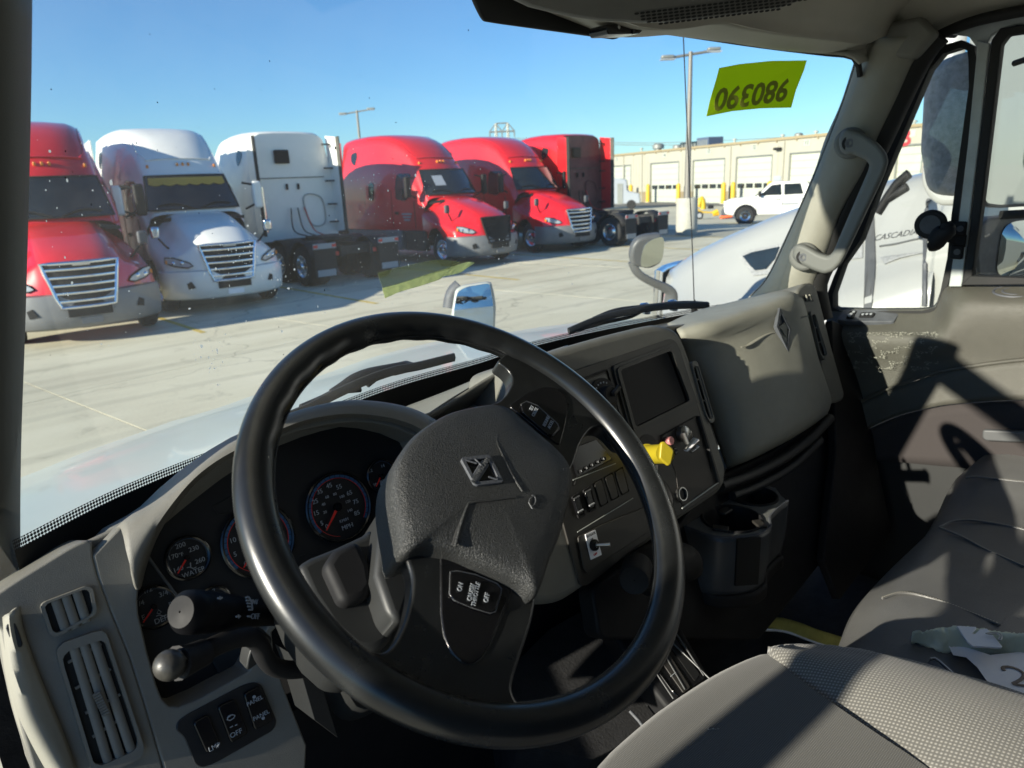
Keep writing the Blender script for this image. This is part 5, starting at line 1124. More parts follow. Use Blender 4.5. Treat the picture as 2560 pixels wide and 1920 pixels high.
box(D(CO+.006).at(a8('1925,650')), (.010, .004, .007), 'battery_symbol', 'white_print', cf)
line(A8('370,1325 395,1320 420,1330 445,1318'), 'coolant_symbol', 'grey_print', CO+.006, .0005, cf, n=12); line(A8('398,1285 402,1325'), 'coolant_symbol', 'grey_print', CO+.006, .0006, cf); line(Z8('1080,610 1100,602 1130,608 1148,598'), 'fluid_symbol', 'grey_print', CO+.006, .0005, cf, n=12); line(Z8('1085,590 1095,565 1115,580 1105,592'), 'fluid_symbol', 'grey_print', CO+.006, .0005, cf, closed=True)
# -- lower switch panel
swp = dp(Z8('1270,1440 1215,1400 1225,1340 1300,1285 1680,1085 1760,1065 1810,1085 1915,1340 1890,1400 1500,1620 1400,1659 1350,1640'), 'switch_panel', 'dial', .0015, .004, .012, .001)
def rocker(pts, lines, parent, off=.007):
    parent = dash
    b = dp(pts, 'rocker_switch', 'piano', off, .007, .004, .0012, parent=parent)
    for s, p, h in lines: text(s, D(off+.0008).at(p), DX, DY, h, 'white_print', b, 'lettering')
    return b
rocker(Z8('1685,1150 1800,1090 1895,1330 1765,1400'), [('PANEL', z8('1762,1195'), .0046), ('PANEL', z8('1806,1295'), .0046)], swp)
b = rocker(Z8('1505,1240 1625,1180 1720,1420 1600,1490'), [('OFF', z8('1632,1420'), .0055)], swp)
line(Z8('1570,1325 1580,1300 1605,1290 1625,1295 1615,1315 1590,1330'), 'lamp_symbol', 'grey_print', .008, .0006, b, closed=True); 
for q in ('1592,1300 1570,1312', '1590,1380 1610,1368', '1625,1365 1640,1358'): line(Z8(q), 'lamp_symbol', 'grey_print', .008, .0006, b)
rocker(Z8('1335,1350 1440,1290 1530,1500 1430,1560'), [('LMP', z8('1482,1515'), .005)], swp)
line(Z8('1500,1505 1506,1512 1515,1490'), 'tick_symbol', 'white_print', .008, .0006, swp)
for q in ('1758,1168', '1820,1315'): disc(D(.0085).at(z8(q)), DN, .0018, .001, 'lamp_symbol', 'white_print', swp, 10)
# little storage tray face below the stalk
dp(Z8('1430,860 1640,770 1740,900 1690,990 1530,1050 1500,980'), 'tray_face', 'trim_dark', CO+.004, .003, .006, .001)
# -- centre stack
so_ = P0('1292,905 1347,886 1427,862 1517,837 1607,815 1644,808 1680,816 1703,833 1727,895 1763,1003 1806,1130 1819,1170 1815,1213 1799,1234 1698,1303 1625,1360 1517,1428 1452,1478 1405,1508 1351,1515 1300,1500 1290,1350 1310,1150 1300,1000')
sp_ = [D(.03).at(p) for p in so_]
stack = prism(rnd(sp_, .02, 4), DN, .14, 'centre_stack', 'trim', dash, .014, 5)
fp = P0('1305,975 1330,962 1419,931 1600,872 1675,846 1690,852 1700,870 1745,1010 1803,1205 1797,1222 1698,1290 1600,1362 1466,1466 1450,1462 1430,1390 1395,1260 1340,1100')
sf = dp(fp, 'stack_face', 'stack_dark', .0335, .01, .010, .0015)
def spn(pts, name, mat, off, depth=.004, r=.004, bevel=.0008, parent=dash): return dp(pts, name, mat, .0335+off, depth, r, bevel, parent=parent)
# screen
def ringon(outp, innp, off, depth, name, mat, parent, r=.006): return ringplate(rnd([D(off).at(p) for p in outp], r), rnd([D(off).at(p) for p in innp], r), DN, depth, name, mat, parent, N=80)
def scr(k):
    P = np.array(DS('1332,795 1455,748 1500,868 1370,933')); c = P.mean(0); return [tuple(c+(p-c)*k) for p in P]
ringon(scr(1.10), scr(.98), .0375, .004, 'screen_surround', 'trim_dark', sf); ringon(scr(.99), scr(.90), .0405, .006, 'screen_bezel', 'stack_dark', sf); dp(scr(.92), 'screen', 'lens', .0352, .001, .003, 0, parent=sf)
# knob panel at left of the screen
spn(B5('460,400 940,230 1150,930 1060,990 800,1040'), 'climate_panel', 'grey_paint', .001, .002).data.materials[0] = M('panel_grey', (.10, .098, .085), .5, bump=('noise', 900, .3, .0003))
line(B5('420,370 935,175 960,190 1170,940 1150,985'), 'panel_groove', 'frit_black', .0345, .002, sf)
kc = D(.037).at(B5('880,630')[0]); kn = lathe(kc, DN, [(.031, 0), (.031, .004), (.027, .005), (.0265, .005), (.017, .006), (.016, .018), (.014, .020), (.001, .020)], 'fan_knob', 'black', dash, 30)
for k in range(7): a = R(60+18*k); disc(kc+np.array(DN)*.006+(DX*math.cos(a)+DY*math.sin(a))*.023, DN, .0016, .001, 'knob_mark', 'grey_print', kn, 8)
tube([kc+np.array(DN)*.022+DX*.001, kc+np.array(DN)*.022+DX*.020+DY*.008], .0045, 'pointer', 'stack_dark', kn, sides=8)
# radio
rd = spn(A7('200,380 500,270 640,430 720,540 240,790 180,560'), 'radio', 'piano', .003, .003)
for k in range(5):
    c = A7('%d,%d' % (295+78*k, 705-42*k))[0]; box(D(.038).at(c), (.008, .004, .006), 'radio_button', 'black', rd, .001, ax=(DX, -np.array(DN), DY)); text('IIII#'[k] if 0 else str(k+1), D(.0405).at(c), DX, DY, .0035, 'grey_print', rd, 'numeral')
line(A7('180,830 770,600'), 'panel_edge', 'grey_paint', .036, .0008, sf); line(A7('240,1550 1010,1080'), 'panel_edge', 'grey_paint', .036, .0008, sf); line(A7('200,900 240,790 720,545'), 'panel_groove', 'frit_black', .0345, .002, sf)
# rocker row
for k, (cx, cyy) in enumerate(((255, 1190), (410, 1100), (560, 1010), (710, 925), (850, 850))):
    P = [(-85, -130), (15, -190), (100, 130), (10, 180)]; pts = A7(' '.join('%d,%d' % (cx+a, cyy+b) for a, b in P))
    if k < 2:
        ringon(pts, [tuple(np.mean(pts, 0)+(np.array(q)-np.mean(pts, 0))*.8) for q in pts], .0365, .003, 'switch_frame', 'black', sf, .003)
        q = [tuple(np.mean(pts, 0)+(np.array(q)-np.mean(pts, 0))*.74) for q in pts]; b = spn(q, 'rocker_switch', 'piano', .007, .007, .003, .0015); m = np.mean(q[:2], 0); line([q[0], q[1]], 'switch_edge', 'mirror_grey', .041, .0012, b); line([tuple((np.array(q[3])*.8+np.array(q[0])*.2)), tuple((np.array(q[2])*.8+np.array(q[1])*.2))], 'switch_print', 'grey_print', .042, .0013, b)
    else: spn(pts, 'blank_plate', 'stack_dark', .0022, .002, .005, .0006); line([tuple(np.mean(pts, 0)+(np.array(q)-np.mean(pts, 0))*1.04) for q in pts], 'blank_groove', 'frit_black', .0345, .0009, sf, closed=True)
# lower drawer with liftgate toggle
spn(A4('400,60 560,-20 880,-150 900,20 640,190 470,310 445,290'), 'drawer_face', 'stack_dark', .004, .003, .005, .001)
tg = spn(A4('452,45 522,12 566,185 492,220'), 'liftgate_plate', 'paper', .006, .0015, .001, 0)
for s, p, h, m_ in (('LIFTGATE', '490,48', .0036, 'mirror_shell'), ('ON', '497,76', .0026, 'mirror_shell'), ('OFF', '522,182', .0034, 'redlens')): text(s, D(.0405).at(A4(p)[0]), DX, DY, h, m_, tg, 'lettering')
tc_ = D(.040).at(A4('508,118')[0]); lathe(tc_, DN, [(.009, 0), (.009, .004), (.006, .006), (.004, .008)], 'toggle_collar', 'black', tg, 16)
tube([tc_+np.array(DN)*.004, tc_+np.array(DN)*.022+DX*.014-DY*.004], [.0022, .0036], 'toggle_lever', 'steel', tg, sides=10)
# right pocket with socket, keys, yellow knob
pk = spn(A2('975,945 1230,800 1250,830 1365,1265 1130,1430 1100,1380 1080,1200'), 'pocket_panel', 'stack_dark', .001, .002, .006, .0005); pk.data.materials[0] = M('pocket_dark', (.034, .03, .027), .6, bump=('noise', 900, .3, .0003))
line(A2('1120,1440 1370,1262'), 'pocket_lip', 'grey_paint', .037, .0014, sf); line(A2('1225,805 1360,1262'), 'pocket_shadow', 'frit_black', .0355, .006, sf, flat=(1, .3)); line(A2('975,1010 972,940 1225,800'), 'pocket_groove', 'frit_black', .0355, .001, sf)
sk = D(.037).at(A2('1117,1342')[0]); lathe(sk, DN, [(.0125, -.004), (.0125, .004), (.0105, .004), (.010, -.003)], 'power_socket', 'steel', sf, 24); disc(sk, DN, .0105, .002, 'socket_hole', 'frit_black', sf)
yb = D(.036).at(A7('1200,480')[0]); e2 = D(.036).at(A7('1380,480')[0])
kb = thing('parking_brake_knob', 'bright yellow square pull knob on the centre stack', 'knob', tuple(yb))
dk = np.array(D(.105).at(A7('1470,465')[0])); dirk = dk-yb; dirk /= np.linalg.norm(dirk)
lathe(yb, dirk, [(.019, -.005), (.019, .002), (.0165, .003), (.0165, np.linalg.norm(dk-yb)-.004), (.001, np.linalg.norm(dk-yb)-.004)], 'stem', 'yellow_knob', kb, 20)
disc(D(.0345).at(A7('1225,400')[0]), DN, .026, .003, 'knob_recess', 'frit_black', sf)
KP = PL(dk, dirk); prism(rnd([KP.at(p) for p in A7('1385,470 1400,310 1450,292 1565,400 1578,440 1540,610 1500,638 1380,530')], .004), KP.n, .008, 'handle', 'yellow_knob', kb, .0025, 4)
kd = D(.04).at(A7('1690,190')[0]); ig = lathe(kd, DN, [(.014, -.003), (.014, .008), (.010, .012), (.001, .013)], 'ignition_lock', 'steel', sf, 20); tg2 = thing('ignition_keys', 'bunch of steel keys hanging from the ignition switch', 'keys', tuple(kd))
for s, rr_, m_ in (('1740,420 1890,270', .005, 'paper'), ('1700,180 1760,330', .005, 'steel'), ('1780,220 1810,150 1830,230', .0012, 'steel'), ('1800,440 1905,360', .004, 'steel'), ('1730,410 1860,250', .003, 'steel')): tube([D(.062).at(p) for p in A7(s)], rr_, 'key', m_, tg2, sides=8, flat=(1, .45))
disc(D(.046).at(A7('1545,285')[0]), DN, .008, .01, 'pink_button', 'pink', sf, bevel=.002); disc(D(.05).at(A7('1605,430')[0]), DN, .006, .012, 'black_button', 'piano', sf, bevel=.002)
line(A7('1340,600 1350,780 1460,900 1530,1050 1540,1200'), 'charging_cable', 'frit_black', .042, .004, dash, n=20)
# vent strip at the right edge of the stack
vent(A2('1185,425 1225,418 1350,835 1320,855 1290,800'), [(A2('1215,450')[0], A2('1325,830')[0])], [(A2(a)[0], A2(b)[0]) for a, b in (('1215,555', '1250,540'), ('1255,700', '1290,690'))], dash, off=.028, w=.0024)
# -- glove box and right column
rows = ['1669,812 1716,790 1770,772 1853,752 1942,727 1975,722 1995,730', '1695,830 1750,812 1800,800 1880,772 1955,745 1985,740 2006,752', '1715,880 1770,868 1820,850 1890,828 1960,808 2000,800 2026,830', '1745,960 1790,950 1840,935 1900,915 1970,895 2015,885 2044,900', '1780,1060 1820,1045 1860,1030 1920,1010 1985,985 2030,965 2064,960', '1805,1130 1835,1115 1870,1100 1925,1078 1990,1050 2040,1022 2076,1000', '1815,1165 1840,1152 1872,1140 1925,1114 1975,1088 2030,1055 2068,1028', '1818,1172 1842,1160 1874,1148 1927,1122 1977,1096 2030,1062 2066,1034']
offs = [(-.15,)*7, (-.02, .005, .018, .026, .032, .025, -.005), (-.035, .0, .018, .034, .046, .044, .01), (-.04, .0, .022, .04, .053, .052, .014), (-.04, .0, .024, .043, .056, .055, .016), (-.04, .0, .022, .04, .053, .05, .012), (-.045, -.01, .012, .026, .036, .03, .0), (-.07,)*7]
_old = [(-.15,)*7, (-.02, -.02, -.02, -.015, -.01, -.01, -.02), (.0, .006, .008, .01, .012, .01, .0), (.0, .014, .02, .022, .022, .018, .002), (.0, .018, .028, .03, .03, .022, .004), (.0, .016, .026, .028, .028, .02, .0), (-.01, .004, .01, .012, .012, .006, -.01), (-.05,)*7]
GL = [[D(o).at(p) for p, o in zip(P0(r), oo)] for r, oo in zip(rows, offs)]
gb = loft(GL, 'glove_box', 'trim_light', dash, n=40, steps=6, thick=.006, smooth=80)
ef = P0('1951,771 1975,812 1979,825 1970,852 1948,815')
E0 = DS('1685,665 1710,712 1703,760 1678,705'); E1 = [tuple(np.mean(E0, 0)+(np.array(p)-np.mean(E0, 0))*.74) for p in E0]
EP = .0555
em = ringplate([D(EP).at(p) for p in E0], [D(EP).at(p) for p in E1], DN, .008, 'emblem_frame', 'mirror_shell', gb, N=40); prism([D(EP-.006).at(p) for p in E1], DN, .006, 'emblem_plate', 'mirror_shell', gb)
m0 = np.mean(E0, 0); prism([D(EP-.002).at(tuple(m0+np.array(q))) for q in ((-12, -4), (0, -16), (12, -2), (3, 2), (8, 22), (0, 12), (-4, 3))], DN, .004, 'emblem_figure', 'trim_light', gb)
for s_, mt in (('1530,325 1580,310 1680,245 1740,225 1780,240 1830,300 1865,345', 'trim'),): tube([D(.034+.0024*i).at(p) for i, p in enumerate(A2(s_))], [.002, .004, .005, .006, .007, .007, .005], 'crease', 'trim_light', gb, n=24, sides=8, flat=(1, .4))
tube([D(.044).at(p) for p in A2('1900,165 1925,125 1990,110')], [.003, .005, .004], 'crease', 'trim_light', gb, n=12, sides=8, flat=(1, .4))
colp = dp(P0('1990,742 1996,722 2010,708 2028,706 2040,716 2052,760 2080,870 2112,985 2108,1000 2095,1006 2068,1010 2050,900 2025,800'), 'side_column', 'trim', -.006, .10, .008, .006)
vent(Z6('735,770 765,760 865,1090 830,1108 800,1050 770,900'), [(Z6('765,790')[0], Z6('845,1085')[0])], [(Z6(a)[0], Z6(b)[0]) for a, b in (('765,885', '795,875'), ('790,985', '825,975'))], dash, off=-.002, w=.0022)
dp(Z6('685,655 735,650 755,690 760,700 705,700'), 'demister_slot', 'frit_black', -.004, .004, .003, .0)
for q in ('705,655 716,700', '728,652 740,700'): line(Z6(q), 'louvre', 'trim_light', -.001, .002, dash)
# dash top between glass and modules
tp0 = [np.array([x, wsy(min(max(x, .04), 1.88))-.012, ZB+.0]) for x in np.linspace(.02, 1.86, 14)]
tp1 = [D(-.03).at(p) for p in P0('60,1440 125,1402 240,1345 362,1288 452,1214 600,1105 763,1040 925,1022 1052,1045 1262,925 1427,872 1607,825 1790,800 1985,742')]
tp0 = crv(tp0, 14); m_ = [(a*.5+b*.5)+np.array([0, 0, -.01]) for a, b in zip(tp0, tp1)]
loft([tp0+np.array([0, 0, -.22]), m_+np.array([0, 0, -.09]), tp1], 'dash_top', 'trim', dash, n=60, steps=6, thick=.006)
# cream/blue shelf between cluster hood and centre stack, and behind the glove box
s0 = [YP(1.02).at(p) for p in P0('960,1040 1020,1018 1142,971 1262,920 1347,890 1420,866')]; s1 = [YP(.90).at(p) for p in P0('1010,1070 1080,1052 1160,1010 1262,945 1347,905 1430,885')]; s2 = [YP(.83).at(p) for p in P0('1060,1130 1120,1110 1200,1060 1290,990 1370,940 1450,900')]
loft([s0, s1, s2], 'middle_shelf', 'trim_light', dash, n=30, steps=5, thick=.006)
tube([YP(.93).at(p)+np.array([0, 0, .002]) for p in A1('1300,800 1450,700 1600,610 1830,480')], .0018, 'shelf_seam', 'trim_dark', dash, n=20)
s0 = [YP(1.06).at(p) for p in P0('1600,822 1669,806 1716,790 1770,772 1853,752 1900,744')]; s1 = [YP(.86).at(p) for p in P0('1650,835 1690,826 1750,806 1810,792 1880,768 1950,742')]
loft([s0, s1], 'right_shelf', 'trim', dash, n=30, steps=5, thick=.006)
tube([YP(.97).at(p)+np.array([0, 0, .003]) for p in P0('1680,818 1730,792 1800,768 1860,752')], .0018, 'shelf_seam', 'trim_dark', dash, n=20)
# lower body panels
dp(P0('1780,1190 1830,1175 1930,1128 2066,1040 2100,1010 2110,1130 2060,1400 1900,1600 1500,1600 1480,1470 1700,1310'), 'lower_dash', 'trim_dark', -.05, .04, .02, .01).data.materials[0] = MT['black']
tube([D(-.02).at(p) for p in P0('1800,1215 1870,1190 1950,1150 2020,1100 2075,1045')], .012, 'lower_ridge', 'trim_dark', dash, n=20, sides=10)
tube([D(-.03).at(p) for p in P0('1830,1240 1900,1212 1980,1165 2050,1100')], .01, 'lower_ridge', 'trim_dark', dash, n=20, sides=10)
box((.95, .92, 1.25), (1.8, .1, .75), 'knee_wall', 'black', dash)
dp(P0('2080,800 2112,815 2122,840 2142,920 2182,1070 2190,1140 2230,1330 2100,1500 2060,1400 2090,1130'), 'dash_shadow_panel', 'black', -.02, .02, 0, .003)  # black sheet painting the dash's shadow on the door, outlined by its edge
# ================================================================== steering wheel
WC = np.array([.398, .49, 2.065]); we, wa = R(48.73), R(2.285)
WN = np.array([math.sin(wa)*math.cos(we), -math.cos(wa)*math.cos(we), math.sin(we)])
WA = -np.cross(WN, [0, 0, 1.]); WA /= np.linalg.norm(WA)
if WA[0] < 0: WA = -WA
WB_ = np.cross(WN, WA)
if WB_[2] < 0: WB_ = -WB_
def WP(o=0.): return PL(WC, WN).off(o)
sw_ = thing('steering_wheel', 'black leather steering wheel with two wide spokes, turned to the left', 'steering wheel', tuple(WC))
Rm = .2286-.0165; n = 160; rows = []
for i in range(n):
    a = 2*math.pi*i/n; ca = WA*math.cos(a)+WB_*math.sin(a); c = WC+ca*Rm
    # scallops along the upper back half
    sc_ = 0.; ph = math.degrees(a)
    if 40 < ph < 150: sc_ = .0011*math.sin(R((ph-40)*360/11.))
    rows.append([c+ca*math.cos(t)*(.0165+(sc_ if math.cos(t) < -.3 else 0))+WN*math.sin(t)*.0150 for t in np.linspace(0, 2*math.pi, 20, endpoint=False)])
rows.append(rows[0])
rim = grid(rows, 'rim', 'rim_worn', sw_, closed=True, smooth=180)
tube([WC+(WA*math.cos(a)+WB_*math.sin(a))*(Rm-.0166)+WN*.0005 for a in np.linspace(0, 2*math.pi, 120, endpoint=False)], .0011, 'rim_seam', 'rim_leather', rim, closed=True, sides=5)
def wpr(pts, name, mat, off, depth, r=.006, bevel=.004, seg=4, parent=sw_): return prism(rnd([WP(off).at(p) for p in pts], r), WN, depth, name, mat, parent, bevel, seg)
lower = EQ('700,925 740,912 800,905 900,935 1000,975 1100,1020 1150,1050 1190,1085 1172,1180 1135,1290 1105,1380 1098,1425 1112,1465 1145,1492 1200,1502 1290,1500 1300,1545 1150,1580 900,1560 700,1480 560,1380 470,1300 500,1255 560,1275 600,1290 628,1286 660,1258 700,1180 722,1090 728,1010')
lsp = wpr(lower, 'lower_spoke', 'rim_worn', .002, .020, .008, .008, 5)
upper = EQ('1010,372 1050,362 1082,330 1100,290 1096,262 1078,238 1040,212 1080,180 1180,185 1300,270 1440,400 1540,520 1500,520 1455,470 1425,452 1395,456 1370,480 1345,525 1322,600 1290,640 1240,560 1150,470')
usp = wpr(upper, 'upper_spoke', 'rim_worn', .002, .020, .008, .008, 5)
pad = EQ('697,920 680,840 664,750 656,680 662,600 690,540 750,470 850,408 940,382 1020,370 1078,380 1140,430 1200,482 1265,538 1305,585 1322,640 1305,750 1275,860 1235,960 1190,1083 1150,1048 1100,1018 1000,972 900,925 830,908 765,902')
hub = None
P = crv([WP(.018).at(p) for p in pad], 90, True); c = P.mean(0); rows = [P-WN*.05]
for k, (q_, h) in enumerate(((1.003, -.012), (1., -.005), (.985, .0), (.955, .0035), (.88, .006), (.72, .0082), (.5, .0096), (.25, .0103), (.0, .0105))): rows.append(c+(P-c)*q_+WN*h)
hub = grid(rows, 'hub_pad', 'hub_leather', sw_, closed=True, smooth=180)
def hubh(p):                                          # height of the pad under p
    q = WP(.02).at(p)-c; r_ = np.linalg.norm(q-WN*np.dot(q, WN)); k = min(1, r_/.09); return .0285-.0045*k*k
def hl(pts, rad, name, mat, n=20, par=hub, o=0., closed=False, flat=(1, 1)): return tube([WP(hubh(p)+o).at(p) for p in pts], rad, name, mat, par, n=n, closed=closed, sides=8, flat=flat)
for s in ('1070,450 1038,498 1060,560 1100,640 1135,695', '1110,715 1020,726 945,735 930,750 905,820 885,900'): hl(EQ(s), .0016, 'pressed_line', 'hub_leather', flat=(1, .7))
for s in ('1062,450 1030,498 1052,560 1092,640 1127,697', '1100,722 1020,733 938,742 922,757 897,820 877,895'): hl(EQ(s), .0012, 'pressed_groove', 'seam', o=-.0008, flat=(1, .5))
E2 = EQ('905,568 1015,556 1068,660 960,672'); ci = np.mean(E2, 0); E3 = [tuple(ci+(np.array(p)-ci)*.76) for p in E2]
ringplate(rnd([WP(.031).at(p) for p in E2], .004), rnd([WP(.031).at(p) for p in E3], .003), WN, .006, 'emblem_frame', 'mirror_shell', hub, N=60, bevel=.0008)
ep = prism([WP(.0285).at(p) for p in E3], WN, .003, 'emblem_plate', 'piano', hub)
a_, b_ = WP(.031).at(EQ('958,650')[0]), WP(.031).at(EQ('1000,585')[0]); xd = b_-a_; xl = np.linalg.norm(xd); xd /= xl; yd = np.cross(WN, xd)
prism([a_-yd*.0042, b_-yd*.0042, b_+yd*.0042, a_+yd*.0042], WN, .003, 'emblem_bar', 'mirror_shell', ep, .0008); text('INTERNATIONAL', (a_+b_)/2+WN*.0006, xd, yd, .0045, 'mirror_grey', ep, sx=.75)
for s in ('925,578 965,590', '960,575 985,600', '1010,640 1040,650'): hl(EQ(s), .0009, 'emblem_rib', 'mirror_shell', n=None, o=.003)
hl(EQ('1178,712 1184,725 1180,742 1168,748 1160,738 1163,722'), .0005, 'horn_symbol', 'mirror_grey', n=20, o=.001, closed=True); hl(EQ('1158,735 1164,745 1172,758'), .0006, 'horn_symbol', 'mirror_grey', n=8, o=.001); hl(EQ('1170,708 1182,712'), .0006, 'horn_symbol', 'mirror_grey', n=4, o=.001)
# glossy inserts with buttons
li = wpr(EQ('832,922 900,945 1000,985 1104,1024 1085,1090 1055,1160 1020,1250 985,1310 950,1335 910,1328 870,1290 845,1230 834,1150'), 'spoke_insert', 'piano', .0035, .004, .006, .001, 2)
bt = wpr(EQ('868,992 890,988 960,1002 1040,1035 1058,1055 1052,1085 1035,1140 1015,1145 950,1125 880,1096 865,1075'), 'cruise_button', 'piano', .0065, .003, .003, .0012, 3)
hlw = lambda pts, off, rad, mat, par, nm='button_edge': tube([WP(off).at(p) for p in pts], rad, nm, mat, par, closed=True, sides=6)
hlw(EQ('868,992 890,988 960,1002 1040,1035 1058,1055 1052,1085 1035,1140 1015,1145 950,1125 880,1096 865,1075'), .0055, .0006, 'mirror_grey', bt); hlw(EQ('832,922 900,945 1000,985 1104,1024 1085,1090 1055,1160 1020,1250 985,1310 950,1335 910,1328 870,1290 845,1230 834,1150'), .0022, .0008, 'rim_leather', li, 'insert_edge')
def wtext(s, p, dirp, h, par, off=.0078):
    a, b = WP(off).at(p), WP(off).at(dirp); x = b-a; x /= np.linalg.norm(x); return text(s, a, x, np.cross(WN, x), h*.75, 'white_print', par, sx=.85)
for s, p in (('ON', '905,1048'), ('CRUISE/', '945,1068'), ('THROTTLE', '963,1075'), ('OFF', '1003,1088')):
    q = EQ(p)[0]; wtext(s, q, (q[0]+3.2, q[1]-15), .0058 if len(s) < 4 else .0052, bt)
ui = wpr(EQ('1084,376 1150,328 1212,306 1258,308 1295,340 1306,385 1292,460 1274,526 1200,470 1140,420'), 'spoke_insert', 'piano', .0035, .004, .006, .001, 2)
bt2 = wpr(EQ('1130,372 1150,360 1190,376 1266,444 1272,462 1250,486 1228,482 1180,440 1138,402'), 'cruise_button', 'piano', .0065, .003, .003, .0012, 3)
hlw(EQ('1130,372 1150,360 1190,376 1266,444 1272,462 1250,486 1228,482 1180,440 1138,402'), .0055, .0006, 'mirror_grey', bt2)
for s, p in (('SET', '1170,385'), ('CRUISE', '1182,400'), ('RESUME/', '1224,434'), ('ACCEL', '1240,446')):
    q = EQ(p)[0]; wtext(s, q, (q[0]+6, q[1]-12), .0052, bt2)
# ---- column shroud, stalks
col = thing('steering_column', 'dark plastic steering column shroud behind the wheel', 'column', tuple(WC-WN*.2))
def sect(k, s): return [WC-WN*k+WA*x*s+WB_*y*s for x, y in ((-.075, -.05), (-.06, .03), (-.03, .055), (.03, .055), (.06, .03), (.07, -.05), (.04, -.085), (-.05, -.085))]
rows = [crv(sect(k, s), 40, True) for k, s in ((.035, .8), (.06, 1.0), (.12, 1.12), (.2, 1.15), (.30, 1.0), (.42, .9))]
grid(rows, 'shroud', 'trim_dark', col, closed=True, smooth=50, capends=True)
P = EQ('300,965 350,935 440,900 545,852 580,820 600,880 580,1000 600,1080 668,1205 640,1260 590,1285 520,1280 430,1200 350,1080')
prism([PL(WC-WN*.085, WN).at(p) for p in P], WN, .12, 'lower_shroud', 'trim_dark', col, .012, 4)
prism([PL(WC-WN*.070, WN).at(p) for p in EQ('440,905 530,868 575,960 590,1040 560,1090 470,1110 400,960')], WN, .03, 'shroud_panel', 'black', col, .008, 4)
prism([PL(WC-WN*.05, WN).at(p) for p in EQ('612,800 640,700 690,760 760,1000 690,1190 640,1150 590,1000')], WN, .10, 'column_neck', 'trim_dark', col, .01, 4)
# turn signal stalk
stp = [YP(.58).at(p) for p in Z8('1180,580 1260,580 1340,580')]
def spl(pts, y0, y1): return [YP(y0+(y1-y0)*i/(len(pts)-1)).at(p) for i, p in enumerate(pts)]
stk = thing('turn_signal_stalk', 'thick black turn signal and wiper stalk with round end, left of the wheel', 'stalk', tuple(stp[0]))
A_, B_ = YP(.60).at(z8('1265,580')), YP(.64).at(z8('1760,585')); ad = B_-A_; LL = np.linalg.norm(ad); ad /= LL
C3, r3 = A_, np.linalg.norm(YP(.60).at(z8('1265,435'))-YP(.60).at(z8('1265,722')))/2
lathe(C3, ad, [(.001, -.004), (r3*.7, -.003), (r3*.97, .004), (r3, .012), (r3*.99, .02), (r3*.93, .026), (r3*.98, .03), (r3*.90, LL*.5), (r3*.78, LL*.78), (r3*.70, LL), (r3*.62, LL+.08), (.001, LL+.09)], 'barrel', 'stalk_black', stk, 32)
tube([A_+ad*.022+(r3*1.0)*(np.array([0, 0, 1])*math.cos(t)+np.cross(ad, [0, 0, 1.])*math.sin(t)) for t in np.linspace(0, 2*math.pi, 30, endpoint=False)], .0012, 'end_ring', 'mirror_shell', stk, closed=True, sides=6)
sy = np.cross([0, 0, 1.], ad); sy /= np.linalg.norm(sy); sn = CAM-A_; sn = sn-ad*np.dot(sn, ad); sn /= np.linalg.norm(sn); sup = np.cross(sn, ad)
def stt(s, p, h): 
    b = PL(A_+sn*r3*.93, sn).at(p); return text(s, b, ad, sup if sup[2] > 0 else -sup, h, 'white_print', stk)
def stl(pts): 
    pl = PL(A_+sn*r3*.94, sn); tube([pl.at(p) for p in Z8(pts)], .0009, 'stalk_mark', 'white_print', stk, sides=5)
stt('INT', z8('1762,512'), .0045); stt('OFF', z8('1765,612'), .0055)
for q in ('1710,475 1722,480 1740,510 1745,560', '1700,480 1722,478', '1702,500 1732,500', '1708,520 1740,520', '1712,542 1744,542', '1720,564 1745,564', '1712,610 1738,612', '1505,485 1535,482', '1632,612 1660,610'): stl(q)
for q in ('1520,470 1542,483 1522,497', '1648,596 1668,610 1650,626'): 
    pl = PL(A_+sn*r3*.95, sn); prism([pl.at(p) for p in Z8(q)], sn, .0006, 'stalk_arrow', 'white_print', stk)
# trailer hand brake lever
lv = thing('hand_lever', 'bent black column lever ending in a round ball knob', 'lever', tuple(YP(.58).at(z8('1170,950'))))
bc = YP(.57).at(z8('1172,948')); br = np.linalg.norm(YP(.57).at(z8('1172,850'))-YP(.57).at(z8('1172,1045')))/2
kb_ = lathe(bc, (1, 0, .35), [(.001, -br)]+[(br*math.cos(t), br*math.sin(t)) for t in np.linspace(-1.35, 1.1, 14)]+[(br*.42, br*1.0)], 'ball_knob', 'trim_dark', lv, 24); kb_.data.materials[0] = M('ball_knob', (.04, .038, .033), .4, bump=('noise', 300, .4, .0006), var=.25, vscale=60)
tube([YP(.575+.0006*i*10).at(p) for i, p in enumerate(Z8('1225,935 1310,905 1420,855'))], [.0145, .0125, .0115], 'grip', 'black', lv, n=12, sides=12)
tube([YP(.59+.02*i/6).at(p) for i, p in enumerate(Z8('1400,860 1500,810 1620,765 1720,752 1790,800 1825,880 1880,950 1990,980 2180,965'))], .0092, 'arm', 'black', lv, n=50, sides=12)
prism(rnd([YP(.66).at(p) for p in Z8('1790,715 1890,760 1840,900 1700,1000 1720,880')], .006), (0, -1, 0), .02, 'bracket', 'trim_dark', lv, .003)
prism([YP(.62).at(p) for p in A3('100,885 150,1000 230,1080 250,960 400,1450 240,1330 150,1020')], (0, -1, .2), .05, 'column_cover', 'trim_dark', col, .006)
